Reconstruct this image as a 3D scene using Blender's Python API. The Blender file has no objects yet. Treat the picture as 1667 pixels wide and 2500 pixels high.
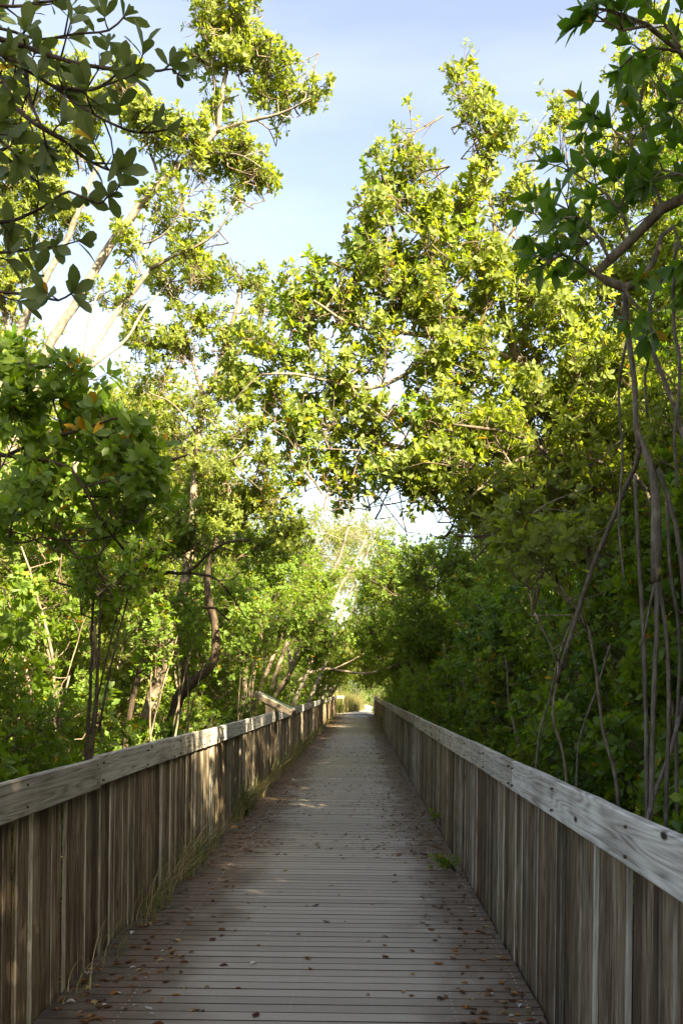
import bpy, math, random
import numpy as np
from mathutils import Vector, Matrix

# ------------------------------------------------------------------ camera, sky, sun, exposure
S = bpy.context.scene
COL = S.collection
EYE = 1.7
ROLL = math.radians(-0.7)
cam_d = bpy.data.cameras.new('camera'); cam = bpy.data.objects.new('camera', cam_d); COL.objects.link(cam)
cam.location = (0, 0, EYE); cam.rotation_euler = (math.pi/2, ROLL, 0)
cam_d.sensor_fit = 'VERTICAL'; cam_d.sensor_height = 36.0; cam_d.sensor_width = 24.0; cam_d.lens = 35.0
cam_d.shift_x = -44.5/2500; cam_d.shift_y = 434/2500
cam_d.clip_start = 0.05; cam_d.clip_end = 3000
S.camera = cam

SUN_EL = math.radians(33); SUN_AZ = math.radians(138)      # azimuth from +Y towards +X
TO_SUN = Vector((math.sin(SUN_AZ)*math.cos(SUN_EL), math.cos(SUN_AZ)*math.cos(SUN_EL), math.sin(SUN_EL)))
W = bpy.data.worlds.new('World'); S.world = W; W.use_nodes = True
wn = W.node_tree.nodes; wl = W.node_tree.links
for n in list(wn): wn.remove(n)
wo = wn.new('ShaderNodeOutputWorld'); bg = wn.new('ShaderNodeBackground'); sky = wn.new('ShaderNodeTexSky')
sky.sky_type = 'NISHITA'; sky.sun_disc = False; sky.sun_elevation = SUN_EL; sky.sun_rotation = SUN_AZ
sky.air_density = 1.0; sky.dust_density = 2.0; sky.ozone_density = 3.0
bg.inputs['Strength'].default_value = 0.066
# thin cirrus, evenly over the whole sky
tc = wn.new('ShaderNodeTexCoord'); mp = wn.new('ShaderNodeMapping'); mp.inputs['Scale'].default_value = (1.2, 3.0, 6.0)
mp.inputs['Rotation'].default_value = (0.2, 0.35, 0.5)
nz = wn.new('ShaderNodeTexNoise'); nz.inputs['Scale'].default_value = 1.6; nz.inputs['Detail'].default_value = 7; nz.inputs['Roughness'].default_value = 0.55
rp = wn.new('ShaderNodeValToRGB'); rp.color_ramp.elements[0].position = 0.42; rp.color_ramp.elements[1].position = 0.85
rp.color_ramp.elements[0].color = (0, 0, 0, 1); rp.color_ramp.elements[1].color = (0.12, 0.12, 0.12, 1)
mx = wn.new('ShaderNodeMixRGB'); mx.inputs['Color2'].default_value = (6.2, 6.5, 7.0, 1)
wl.new(tc.outputs['Generated'], mp.inputs['Vector']); wl.new(mp.outputs['Vector'], nz.inputs['Vector'])
wl.new(nz.outputs['Fac'], rp.inputs['Fac']); wl.new(rp.outputs['Color'], mx.inputs['Fac'])
hs = wn.new('ShaderNodeHueSaturation'); hs.inputs['Hue'].default_value = 0.512; hs.inputs['Saturation'].default_value = 0.9
wl.new(sky.outputs['Color'], hs.inputs['Color']); wl.new(hs.outputs['Color'], mx.inputs['Color1']); wl.new(mx.outputs['Color'], bg.inputs['Color']); wl.new(bg.outputs['Background'], wo.inputs['Surface'])

sun_d = bpy.data.lights.new('sun', 'SUN'); sun_d.energy = 4.5; sun_d.angle = math.radians(0.53); sun_d.color = (1.0, 0.93, 0.80)
sun = bpy.data.objects.new('sun', sun_d); COL.objects.link(sun); sun.location = TO_SUN*60
sun.rotation_euler = (-TO_SUN).to_track_quat('-Z', 'Y').to_euler()

S.render.engine = 'CYCLES'
S.view_settings.view_transform = 'Standard'; S.view_settings.look = 'None'; S.view_settings.gamma = 1.0
S.view_settings.use_curve_mapping = False; S.view_settings.exposure = 2.92
S.view_settings.use_white_balance = True; S.view_settings.white_balance_temperature = 8400; S.view_settings.white_balance_tint = 4.0
cy = S.cycles; cy.max_bounces = 8; cy.diffuse_bounces = 5; cy.glossy_bounces = 2; cy.transmission_bounces = 4
cy.transparent_max_bounces = 4; cy.use_denoising = True; cy.caustics_reflective = False; cy.caustics_refractive = False

# ------------------------------------------------------------------ helpers
def R(seed): return random.Random(seed)
def P(x, y, Y):
    """point at distance Y along the boardwalk that lies on the sight line measured in the photograph"""
    u = (x-826)/2286.0; v = (1584-y)/2286.0; s = math.sin(-ROLL); c = math.cos(ROLL)
    return Vector(((u*c - v*s)*Y, Y, EYE + (u*s + v*c)*Y))

def mesh_obj(name, verts, faces, mats, parent=None, midx=None, smooth=False, loc=None):
    me = bpy.data.meshes.new(name)
    me.from_pydata([tuple(v) for v in verts], [], faces)
    for m in (mats if isinstance(mats, (list, tuple)) else [mats]): me.materials.append(m)
    if midx is not None: me.polygons.foreach_set('material_index', midx)
    if smooth: me.polygons.foreach_set('use_smooth', [True]*len(me.polygons))
    me.update()
    return link(name, me, parent, loc)
def link(name, data, parent=None, loc=None):
    o = bpy.data.objects.new(name, data); COL.objects.link(o)
    if parent is not None: o.parent = parent
    if loc is not None: o.location = loc
    return o
def empty(name, loc=(0, 0, 0)):
    o = link(name, None); o.location = loc; o.empty_display_size = 0.2; return o
def tag(o, label=None, cat=None, group=None, kind=None):
    if label: o['label'] = label
    if cat: o['category'] = cat
    if group: o['group'] = group
    if kind: o['kind'] = kind
    return o

class MB:
    def __init__(s): s.v = []; s.f = []; s.m = []
    def add(s, vs, fs, mi=0):
        b = len(s.v); s.v.extend(vs); s.f.extend([tuple(i+b for i in f) for f in fs]); s.m.extend([mi]*len(fs))
    def box(s, c, d, mi=0):
        x, y, z = c; a, b, e = d[0]/2, d[1]/2, d[2]/2
        s.add([(x-a,y-b,z-e),(x+a,y-b,z-e),(x+a,y+b,z-e),(x-a,y+b,z-e),(x-a,y-b,z+e),(x+a,y-b,z+e),(x+a,y+b,z+e),(x-a,y+b,z+e)],
              [(3,2,1,0),(4,5,6,7),(0,1,5,4),(1,2,6,5),(2,3,7,6),(3,0,4,7)], mi)
    def tube(s, pts, radii, n=6, mi=0, cap=True, bump=0.0, rnd=None):
        pts = [Vector(p) for p in pts]; m = len(pts)
        vs = []; prev = None
        for i, p in enumerate(pts):
            t = (pts[min(i+1, m-1)] - pts[max(i-1, 0)])
            if t.length < 1e-6: t = Vector((0, 0, 1))
            t.normalize()
            if prev is None:
                a = Vector((1, 0, 0)) if abs(t.x) < 0.8 else Vector((0, 1, 0))
                prev = t.cross(a).normalized()
            else:
                prev = (prev - t*prev.dot(t))
                prev = prev.normalized() if prev.length > 1e-6 else t.orthogonal().normalized()
            b = t.cross(prev)
            for k in range(n):
                an = 2*math.pi*k/n
                r = radii[i]*(1 + (rnd.uniform(-bump, bump) if rnd else 0))
                vs.append(p + (prev*math.cos(an) + b*math.sin(an))*r)
        fs = []
        for i in range(m-1):
            for k in range(n):
                k2 = (k+1) % n
                fs.append((i*n+k, i*n+k2, (i+1)*n+k2, (i+1)*n+k))
        if cap:
            fs.append(tuple(range(n))[::-1]); fs.append(tuple((m-1)*n+k for k in range(n)))
        s.add([tuple(v) for v in vs], fs, mi)
    def build(s, name, mats, parent=None, smooth=False, loc=None):
        return mesh_obj(name, s.v, s.f, mats, parent, s.m, smooth, loc)

def smooth_path(pts, step=0.12, wob=0.0, rnd=None):
    """Catmull-Rom through pts"""
    pts = [Vector(p) for p in pts]
    if len(pts) < 2: return pts
    ext = [pts[0]*2-pts[1]] + pts + [pts[-1]*2-pts[-2]]
    out = []
    for i in range(1, len(ext)-2):
        p0, p1, p2, p3 = ext[i-1:i+3]
        n = max(1, int((p2-p1).length/step))
        for k in range(n):
            t = k/n
            q = 0.5*((2*p1) + (p2-p0)*t + (2*p0-5*p1+4*p2-p3)*t*t + (3*p1-p0-3*p2+p3)*t*t*t)
            if wob and rnd: q = q + Vector((rnd.uniform(-wob, wob), rnd.uniform(-wob, wob), rnd.uniform(-wob, wob)))
            out.append(q)
    out.append(pts[-1]); return out

# ------------------------------------------------------------------ materials
def nmat(name):
    m = bpy.data.materials.new(name); m.use_nodes = True
    nt = m.node_tree
    for n in list(nt.nodes): nt.nodes.remove(n)
    return m, nt.nodes, nt.links
def ramp(N, stops, interp='LINEAR'):
    r = N.new('ShaderNodeValToRGB'); cr = r.color_ramp; cr.interpolation = interp
    while len(cr.elements) < len(stops): cr.elements.new(0.5)
    for e, (p, c) in zip(cr.elements, stops): e.position = p; e.color = (*c, 1)
    return r
def mathn(N, L, op, a, b=None, c=None):
    n = N.new('ShaderNodeMath'); n.operation = op
    for i, v in enumerate((a, b, c)):
        if v is None: continue
        if isinstance(v, (int, float)): n.inputs[i].default_value = v
        else: L.new(v, n.inputs[i])
    return n.outputs[0]
def mixc(N, L, fac, a, b, mode='MIX'):
    n = N.new('ShaderNodeMixRGB'); n.blend_type = mode
    for k, v in (('Fac', fac), ('Color1', a), ('Color2', b)):
        if isinstance(v, (int, float)): n.inputs[k].default_value = v
        elif isinstance(v, tuple): n.inputs[k].default_value = (*v, 1)
        else: L.new(v, n.inputs[k])
    return n.outputs[0]

def leaf_material(name, stops, trans, under, rough=0.42, yellow=0.012, tf=0.42, spec=0.35):
    m, N, L = nmat(name)
    out = N.new('ShaderNodeOutputMaterial'); geo = N.new('ShaderNodeNewGeometry'); oi = N.new('ShaderNodeObjectInfo')
    rnd = geo.outputs['Random Per Island']
    v = mathn(N, L, 'FRACT', mathn(N, L, 'ADD', rnd, mathn(N, L, 'MULTIPLY', oi.outputs['Random'], 7.31)))
    w = mathn(N, L, 'ADD', mathn(N, L, 'MULTIPLY', v, 0.72), mathn(N, L, 'MULTIPLY', oi.outputs['Random'], 0.28))
    rp = ramp(N, stops); L.new(w, rp.inputs['Fac'])
    # a few ageing leaves: yellow and orange
    v2 = mathn(N, L, 'FRACT', mathn(N, L, 'MULTIPLY', v, 53.7))
    ye = mathn(N, L, 'LESS_THAN', v2, yellow)
    yc = ramp(N, [(0.0, (0.50, 0.20, 0.02)), (1.0, (0.52, 0.34, 0.03))]); L.new(v, yc.inputs['Fac'])
    tcx = N.new('ShaderNodeTexCoord'); nz = N.new('ShaderNodeTexNoise'); nz.inputs['Scale'].default_value = 28; nz.inputs['Detail'].default_value = 2
    L.new(tcx.outputs['Object'], nz.inputs['Vector'])
    mott = ramp(N, [(0.3, (0.82, 0.82, 0.82)), (0.7, (1.12, 1.12, 1.12))]); L.new(nz.outputs['Fac'], mott.inputs['Fac'])
    top = mixc(N, L, ye, mixc(N, L, 1.0, rp.outputs['Color'], mott.outputs['Color'], 'MULTIPLY'), yc.outputs['Color'])
    col = mixc(N, L, mathn(N, L, 'MULTIPLY', geo.outputs['Backfacing'], 0.55), top, under)
    col = mixc(N, L, ye, col, yc.outputs['Color'])
    bs = N.new('ShaderNodeBsdfPrincipled'); bs.inputs['Roughness'].default_value = rough
    bs.inputs['Specular IOR Level'].default_value = spec
    L.new(col, bs.inputs['Base Color'])
    tr = N.new('ShaderNodeBsdfTranslucent')
    tcl = mixc(N, L, ye, mixc(N, L, 0.5, trans, mixc(N, L, 1.0, rp.outputs['Color'], (2.2, 2.2, 1.2), 'MULTIPLY')), (0.6, 0.33, 0.03))
    L.new(tcl, tr.inputs['Color'])
    ms = N.new('ShaderNodeMixShader'); ms.inputs['Fac'].default_value = tf
    L.new(bs.outputs[0], ms.inputs[1]); L.new(tr.outputs[0], ms.inputs[2]); L.new(ms.outputs[0], out.inputs['Surface'])
    return m

def bark_material(name, c0, c1, c2, scale=1.0, bump=0.4):
    m, N, L = nmat(name)
    out = N.new('ShaderNodeOutputMaterial'); tcx = N.new('ShaderNodeTexCoord'); bs = N.new('ShaderNodeBsdfPrincipled')
    mp = N.new('ShaderNodeMapping'); mp.inputs['Scale'].default_value = (1, 1, 0.3); L.new(tcx.outputs['Object'], mp.inputs['Vector'])
    n1 = N.new('ShaderNodeTexNoise'); n1.inputs['Scale'].default_value = 38*scale; n1.inputs['Detail'].default_value = 6; n1.inputs['Roughness'].default_value = 0.68
    n2 = N.new('ShaderNodeTexNoise'); n2.inputs['Scale'].default_value = 3.5*scale; n2.inputs['Detail'].default_value = 3
    L.new(mp.outputs[0], n1.inputs['Vector']); L.new(tcx.outputs['Object'], n2.inputs['Vector'])
    r1 = ramp(N, [(0.32, c0), (0.5, c1), (0.68, c2)]); L.new(n1.outputs['Fac'], r1.inputs['Fac'])
    r2 = ramp(N, [(0.35, (0.62, 0.60, 0.57)), (0.65, (1.15, 1.13, 1.1))]); L.new(n2.outputs['Fac'], r2.inputs['Fac'])
    L.new(mixc(N, L, 1.0, r1.outputs['Color'], r2.outputs['Color'], 'MULTIPLY'), bs.inputs['Base Color'])
    bs.inputs['Roughness'].default_value = 0.85; bs.inputs['Specular IOR Level'].default_value = 0.2
    bp = N.new('ShaderNodeBump'); bp.inputs['Strength'].default_value = bump; bp.inputs['Distance'].default_value = 0.02
    L.new(n1.outputs['Fac'], bp.inputs['Height']); L.new(bp.outputs[0], bs.inputs['Normal'])
    L.new(bs.outputs[0], out.inputs['Surface']); return m

def wood_material(name, axis, cols, dirt=0.5, knot=True, grey=(0.3, 0.3, 0.29), green=0.0, bleach=0.55, along=1.0):
    """weathered sawn timber; axis = direction of the grain in object space"""
    m, N, L = nmat(name)
    out = N.new('ShaderNodeOutputMaterial'); tcx = N.new('ShaderNodeTexCoord'); bs = N.new('ShaderNodeBsdfPrincipled'); oi = N.new('ShaderNodeObjectInfo')
    off = N.new('ShaderNodeVectorMath'); off.operation = 'ADD'
    cmb = N.new('ShaderNodeCombineXYZ')
    k = mathn(N, L, 'MULTIPLY', oi.outputs['Random'], 91.7)
    for i in range(3): L.new(k, cmb.inputs[i])
    L.new(tcx.outputs['Object'], off.inputs[0]); L.new(cmb.outputs[0], off.inputs[1])
    def nz(sc_along, sc_across, detail=5, rough=0.6, dist=0.0):
        mp = N.new('ShaderNodeMapping'); s = [sc_across]*3; s[axis] = sc_along; mp.inputs['Scale'].default_value = s
        L.new(off.outputs[0], mp.inputs['Vector'])
        t = N.new('ShaderNodeTexNoise'); t.inputs['Scale'].default_value = 1; t.inputs['Detail'].default_value = detail; t.inputs['Roughness'].default_value = rough
        t.inputs['Distortion'].default_value = dist
        L.new(mp.outputs[0], t.inputs['Vector']); return t.outputs['Fac']
    fine = nz(7.0*along, 170, 5, 0.7); mid = nz(2.6*along, 38, 6, 0.66, 0.9*along); big = nz(0.8, 5.0, 3, 0.5); blot = nz(2.2, 4.0, 4, 0.55)
    # growth rings bending round knots
    mpw = N.new('ShaderNodeMapping'); s = [13.0]*3; s[axis] = 0.8; mpw.inputs['Scale'].default_value = s; L.new(off.outputs[0], mpw.inputs['Vector'])
    warp = nz(1.3, 6.0, 2, 0.5)
    wv = N.new('ShaderNodeTexNoise'); wv.inputs['Scale'].default_value = 0.9; wv.inputs['Detail'].default_value = 1.0; L.new(mpw.outputs[0], wv.inputs['Vector'])
    ring = mathn(N, L, 'FRACT', mathn(N, L, 'MULTIPLY', wv.outputs['Fac'], 11.0))
    ring = mathn(N, L, 'ABSOLUTE', mathn(N, L, 'SUBTRACT', ring, 0.5))
    g = mathn(N, L, 'ADD', mathn(N, L, 'MULTIPLY', fine, 0.35), mathn(N, L, 'MULTIPLY', mid, 0.45))
    g = mathn(N, L, 'ADD', g, mathn(N, L, 'ADD', mathn(N, L, 'MULTIPLY', ring, 0.30 if along < 1 else 0.22), 0.03))
    r = ramp(N, [(0.36, cols[0]), (0.47, cols[1]), (0.57, cols[2]), (0.68, cols[3])]); L.new(g, r.inputs['Fac'])
    col = r.outputs['Color']
    # bleached streaks
    bl = ramp(N, [(0.50, (0, 0, 0)), (0.68, (1, 1, 1))]); L.new(mid, bl.inputs['Fac'])
    col = mixc(N, L, mathn(N, L, 'MULTIPLY', bl.outputs['Color'], bleach), col, grey)
    # dark stains
    st = ramp(N, [(0.30, (0.42, 0.38, 0.34)), (0.55, (1, 1, 1))]); L.new(blot, st.inputs['Fac'])
    col = mixc(N, L, dirt, col, mixc(N, L, 1.0, col, st.outputs['Color'], 'MULTIPLY'))
    if green:
        gr = ramp(N, [(0.45, (0, 0, 0)), (0.7, (1, 1, 1))]); L.new(big, gr.inputs['Fac'])
        col = mixc(N, L, mathn(N, L, 'MULTIPLY', gr.outputs['Color'], green), col, (0.075, 0.082, 0.045))
    if knot:
        mk = N.new('ShaderNodeMapping'); s = [7.0]*3; s[axis] = 2.6; mk.inputs['Scale'].default_value = s; L.new(off.outputs[0], mk.inputs['Vector'])
        vo = N.new('ShaderNodeTexVoronoi'); vo.inputs['Scale'].default_value = 1.0; vo.inputs['Randomness'].default_value = 1.0; L.new(mk.outputs[0], vo.inputs['Vector'])
        kn = ramp(N, [(0.07, (1, 1, 1)), (0.13, (0, 0, 0))]); L.new(vo.outputs['Distance'], kn.inputs['Fac'])
        sep = N.new('ShaderNodeSeparateColor'); L.new(vo.outputs['Color'], sep.inputs[0])
        col = mixc(N, L, mathn(N, L, 'MULTIPLY', kn.outputs['Color'], mathn(N, L, 'GREATER_THAN', sep.outputs[0], 0.6)), col, (0.03, 0.018, 0.010))
    # board to board difference
    tone = ramp(N, [(0.0, (0.40, 0.36, 0.31)), (0.35, (0.78, 0.73, 0.66)), (0.7, (1.05, 1.05, 1.03)), (1.0, (1.35, 1.36, 1.34))])
    L.new(mathn(N, L, 'FRACT', mathn(N, L, 'MULTIPLY', oi.outputs['Random'], 17.0)), tone.inputs['Fac'])
    col = mixc(N, L, 1.0, col, tone.outputs['Color'], 'MULTIPLY')
    L.new(col, bs.inputs['Base Color']); bs.inputs['Roughness'].default_value = 0.82; bs.inputs['Specular IOR Level'].default_value = 0.25
    bp = N.new('ShaderNodeBump'); bp.inputs['Strength'].default_value = 0.55; bp.inputs['Distance'].default_value = 0.006
    L.new(g, bp.inputs['Height']); L.new(bp.outputs[0], bs.inputs['Normal'])
    L.new(bs.outputs[0], out.inputs['Surface']); return m

def plain_material(name, c0, c1, scale=8, rough=0.8, bump=0.2, detail=5, spec=0.3, metal=0.0, coord='Object', backc=None):
    m, N, L = nmat(name)
    out = N.new('ShaderNodeOutputMaterial'); tcx = N.new('ShaderNodeTexCoord'); bs = N.new('ShaderNodeBsdfPrincipled')
    n1 = N.new('ShaderNodeTexNoise'); n1.inputs['Scale'].default_value = scale; n1.inputs['Detail'].default_value = detail; n1.inputs['Roughness'].default_value = 0.62
    L.new(tcx.outputs[coord], n1.inputs['Vector'])
    r = ramp(N, [(0.34, c0), (0.66, c1)]); L.new(n1.outputs['Fac'], r.inputs['Fac']); L.new(r.outputs['Color'], bs.inputs['Base Color'])
    bs.inputs['Roughness'].default_value = rough; bs.inputs['Specular IOR Level'].default_value = spec; bs.inputs['Metallic'].default_value = metal
    if bump:
        bp = N.new('ShaderNodeBump'); bp.inputs['Strength'].default_value = bump; bp.inputs['Distance'].default_value = 0.02
        L.new(n1.outputs['Fac'], bp.inputs['Height']); L.new(bp.outputs[0], bs.inputs['Normal'])
    L.new(bs.outputs[0], out.inputs['Surface']); return m

def island_material(name, stops, rough=0.8, tf=0.25):
    """each separate blade or leaf takes its own colour along the ramp"""
    m, N, L = nmat(name)
    out = N.new('ShaderNodeOutputMaterial'); geo = N.new('ShaderNodeNewGeometry'); oi = N.new('ShaderNodeObjectInfo')
    v = mathn(N, L, 'FRACT', mathn(N, L, 'ADD', geo.outputs['Random Per Island'], mathn(N, L, 'MULTIPLY', oi.outputs['Random'], 9.7)))
    r = ramp(N, stops); L.new(v, r.inputs['Fac'])
    bs = N.new('ShaderNodeBsdfPrincipled'); bs.inputs['Roughness'].default_value = rough; bs.inputs['Specular IOR Level'].default_value = 0.25
    tcx = N.new('ShaderNodeTexCoord'); nz = N.new('ShaderNodeTexNoise'); nz.inputs['Scale'].default_value = 60; L.new(tcx.outputs['Object'], nz.inputs['Vector'])
    mo = ramp(N, [(0.3, (0.7, 0.7, 0.7)), (0.7, (1.15, 1.15, 1.15))]); L.new(nz.outputs['Fac'], mo.inputs['Fac'])
    c = mixc(N, L, 1.0, r.outputs['Color'], mo.outputs['Color'], 'MULTIPLY')
    L.new(c, bs.inputs['Base Color'])
    tr = N.new('ShaderNodeBsdfTranslucent'); L.new(c, tr.inputs['Color'])
    ms = N.new('ShaderNodeMixShader'); ms.inputs['Fac'].default_value = tf
    L.new(bs.outputs[0], ms.inputs[1]); L.new(tr.outputs[0], ms.inputs[2]); L.new(ms.outputs[0], out.inputs['Surface']); return m

M = {}
M['leafA'] = leaf_material('leaf_rounded', [(0, (0.066, 0.108, 0.014)), (0.5, (0.124, 0.168, 0.023)), (1, (0.200, 0.228, 0.055))], (0.45, 0.52, 0.040), (0.16, 0.19, 0.060), rough=0.5, yellow=0.010, tf=0.46, spec=0.22)
M['leafB'] = leaf_material('leaf_pointed', [(0, (0.026, 0.070, 0.012)), (0.5, (0.050, 0.118, 0.014)), (1, (0.095, 0.170, 0.020))], (0.22, 0.42, 0.020), (0.11, 0.17, 0.045), rough=0.42, yellow=0.012, tf=0.38, spec=0.3)
M['leafC'] = leaf_material('leaf_shrub', [(0, (0.050, 0.105, 0.010)), (0.5, (0.095, 0.170, 0.015)), (1, (0.170, 0.230, 0.024))], (0.38, 0.54, 0.026), (0.13, 0.19, 0.05), rough=0.5, yellow=0.010, tf=0.44, spec=0.22)
M['leafN'] = leaf_material('leaf_silvery', [(0, (0.060, 0.085, 0.025)), (0.5, (0.090, 0.120, 0.036)), (1, (0.130, 0.160, 0.052))], (0.20, 0.28, 0.045), (0.13, 0.16, 0.070), rough=0.5, yellow=0.015, tf=0.30, spec=0.22)
M['leafG'] = leaf_material('leaf_broad', [(0, (0.052, 0.112, 0.014)), (0.5, (0.100, 0.180, 0.020)), (1, (0.180, 0.245, 0.030))], (0.40, 0.58, 0.028), (0.12, 0.17, 0.045), rough=0.45, yellow=0.018, tf=0.42, spec=0.28)
M['bark'] = bark_material('bark_grey', (0.085, 0.062, 0.044), (0.185, 0.148, 0.110), (0.32, 0.275, 0.215))
M['bark_pale'] = bark_material('bark_pale', (0.095, 0.078, 0.063), (0.20, 0.172, 0.142), (0.31, 0.28, 0.24))
M['bark_dark'] = bark_material('bark_dark', (0.022, 0.014, 0.010), (0.060, 0.042, 0.030), (0.12, 0.09, 0.066))
M['twig'] = bark_material('twig_bark', (0.07, 0.05, 0.035), (0.14, 0.105, 0.075), (0.22, 0.175, 0.13))
M['root'] = bark_material('root_bark', (0.075, 0.060, 0.048), (0.150, 0.126, 0.104), (0.23, 0.20, 0.17), 1.3, 0.25)
M['picket'] = wood_material('picket_wood', 2, [(0.036, 0.022, 0.013), (0.150, 0.102, 0.063), (0.245, 0.184, 0.126), (0.36, 0.30, 0.225)], 0.8, True, (0.33, 0.30, 0.245), 0.25, 0.42)
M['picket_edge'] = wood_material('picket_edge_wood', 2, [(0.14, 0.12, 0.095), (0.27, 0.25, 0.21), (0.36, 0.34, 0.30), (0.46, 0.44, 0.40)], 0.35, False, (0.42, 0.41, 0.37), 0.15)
M['rail'] = wood_material('rail_wood', 1, [(0.16, 0.145, 0.128), (0.40, 0.38, 0.352), (0.53, 0.515, 0.485), (0.64, 0.625, 0.595)], 0.6, True, (0.62, 0.605, 0.575), 0.0, 0.5, 0.30)

def deck_material():
    m, N, L = nmat('deck_composite')
    out = N.new('ShaderNodeOutputMaterial'); bs = N.new('ShaderNodeBsdfPrincipled'); oi = N.new('ShaderNodeObjectInfo')
    geo = N.new('ShaderNodeNewGeometry'); sp = N.new('ShaderNodeSeparateXYZ'); L.new(geo.outputs['Position'], sp.inputs[0])
    x = sp.outputs[0]; y = sp.outputs[1]
    def nz(sx, sy, detail=5, rough=0.6):
        mp = N.new('ShaderNodeMapping'); mp.inputs['Scale'].default_value = (sx, sy, 1); L.new(geo.outputs['Position'], mp.inputs['Vector'])
        t = N.new('ShaderNodeTexNoise'); t.inputs['Scale'].default_value = 1; t.inputs['Detail'].default_value = detail; t.inputs['Roughness'].default_value = rough
        L.new(mp.outputs[0], t.inputs['Vector']); return t.outputs['Fac']
    fine = nz(40, 160, 4, 0.7); big = nz(1.6, 1.1, 5, 0.6); bl = nz(5.5, 5.0, 6, 0.62); streak = nz(3, 60, 4, 0.6)
    base = ramp(N, [(0.25, (0.235, 0.200, 0.165)), (0.5, (0.320, 0.278, 0.232)), (0.75, (0.40, 0.355, 0.305))])
    L.new(mathn(N, L, 'ADD', mathn(N, L, 'MULTIPLY', fine, 0.6), mathn(N, L, 'MULTIPLY', streak, 0.4)), base.inputs['Fac'])
    tone = mathn(N, L, 'ADD', 0.84, mathn(N, L, 'MULTIPLY', oi.outputs['Random'], 0.27))
    col = mixc(N, L, 1.0, base.outputs['Color'], tone, 'MULTIPLY')
    # tannin and leaf dirt along both kerbs, worn clean down the middle
    cx = mathn(N, L, 'ABSOLUTE', mathn(N, L, 'ADD', x, 0.22))
    e = mathn(N, L, 'ADD', cx, mathn(N, L, 'MULTIPLY', mathn(N, L, 'SUBTRACT', big, 0.5), 1.1))
    er = ramp(N, [(0.52, (0, 0, 0)), (1.18, (1, 1, 1))]); er.color_ramp.interpolation = 'EASE'; L.new(e, er.inputs['Fac'])
    br = ramp(N, [(0.3, (0.066, 0.040, 0.024)), (0.7, (0.165, 0.110, 0.070))]); L.new(bl, br.inputs['Fac'])
    col = mixc(N, L, mathn(N, L, 'MULTIPLY', er.outputs['Color'], 0.86), col, br.outputs['Color'])
    # black mould close to the fences
    e2 = mathn(N, L, 'ADD', cx, mathn(N, L, 'MULTIPLY', mathn(N, L, 'SUBTRACT', bl, 0.5), 1.5))
    dk = ramp(N, [(1.08, (0, 0, 0)), (1.34, (1, 1, 1))])
    dk.color_ramp.elements[0].position = 0.0; dk.color_ramp.elements[1].position = 1.0
    mr = N.new('ShaderNodeMapRange'); mr.inputs['From Min'].default_value = 1.12; mr.inputs['From Max'].default_value = 1.42
    L.new(e2, mr.inputs['Value'])
    col = mixc(N, L, mathn(N, L, 'MULTIPLY', mr.outputs[0], 0.75), col, (0.022, 0.015, 0.011))
    L.new(col, bs.inputs['Base Color']); bs.inputs['Roughness'].default_value = 0.72; bs.inputs['Specular IOR Level'].default_value = 0.35
    bp = N.new('ShaderNodeBump'); bp.inputs['Strength'].default_value = 0.25; bp.inputs['Distance'].default_value = 0.004
    L.new(fine, bp.inputs['Height']); L.new(bp.outputs[0], bs.inputs['Normal'])
    L.new(bs.outputs[0], out.inputs['Surface']); return m
M['deck'] = deck_material()
M['steel'] = plain_material('screw_steel', (0.30, 0.29, 0.28), (0.5, 0.49, 0.47), 200, 0.5, 0, metal=0.5)
M['gap_dirt'] = plain_material('gap_dirt', (0.030, 0.016, 0.010), (0.075, 0.042, 0.027), 30, 0.95, 0.2)
M['bolt'] = plain_material('bolt_rust', (0.03, 0.02, 0.015), (0.09, 0.06, 0.045), 120, 0.7, 0)
M['mud'] = plain_material('mud', (0.018, 0.014, 0.009), (0.070, 0.052, 0.032), 3.0, 0.9, 0.5, 8)
M['sand'] = plain_material('sand', (0.40, 0.35, 0.28), (0.55, 0.49, 0.40), 2.5, 0.9, 0.2, 6)
M['turf'] = plain_material('turf', (0.045, 0.065, 0.020), (0.13, 0.13, 0.05), 0.8, 0.9, 0.3, 6)
M['sign_metal'] = plain_material('sign_bronze', (0.23, 0.175, 0.13), (0.30, 0.235, 0.18), 14, 0.55, 0.05, metal=0.0, spec=0.4)
M['sign_top'] = plain_material('sign_sheet', (0.50, 0.44, 0.32), (0.62, 0.56, 0.42), 9, 0.4, 0.0)
M['sign_face'] = plain_material('sign_face', (0.10, 0.16, 0.17), (0.35, 0.40, 0.36), 7, 0.3, 0.0)
M['post_dark'] = wood_material('post_wood', 2, [(0.012, 0.009, 0.007), (0.026, 0.019, 0.014), (0.045, 0.035, 0.027), (0.065, 0.052, 0.042)], 0.4, False, (0.06, 0.055, 0.05), 0.0)
M['grass_dry'] = island_material('grass_blades', [(0, (0.07, 0.12, 0.02)), (0.35, (0.14, 0.17, 0.045)), (0.55, (0.26, 0.22, 0.10)), (1, (0.40, 0.32, 0.19))])
M['grass_far'] = island_material('grass_tall', [(0, (0.07, 0.14, 0.02)), (0.5, (0.14, 0.19, 0.04)), (0.8, (0.26, 0.19, 0.09)), (1, (0.36, 0.26, 0.15))])
M['grass_red'] = island_material('grass_red', [(0, (0.12, 0.13, 0.04)), (0.5, (0.24, 0.14, 0.08)), (1, (0.32, 0.24, 0.14))])
M['dead_brown'] = island_material('dead_leaf_brown', [(0, (0.065, 0.028, 0.014)), (0.5, (0.16, 0.068, 0.028)), (1, (0.25, 0.115, 0.045))])
M['dead_orange'] = island_material('dead_leaf_orange', [(0, (0.30, 0.12, 0.025)), (1, (0.42, 0.20, 0.05))])
M['dead_tan'] = island_material('dead_leaf_tan', [(0, (0.30, 0.19, 0.09)), (1, (0.46, 0.33, 0.17))])
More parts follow.
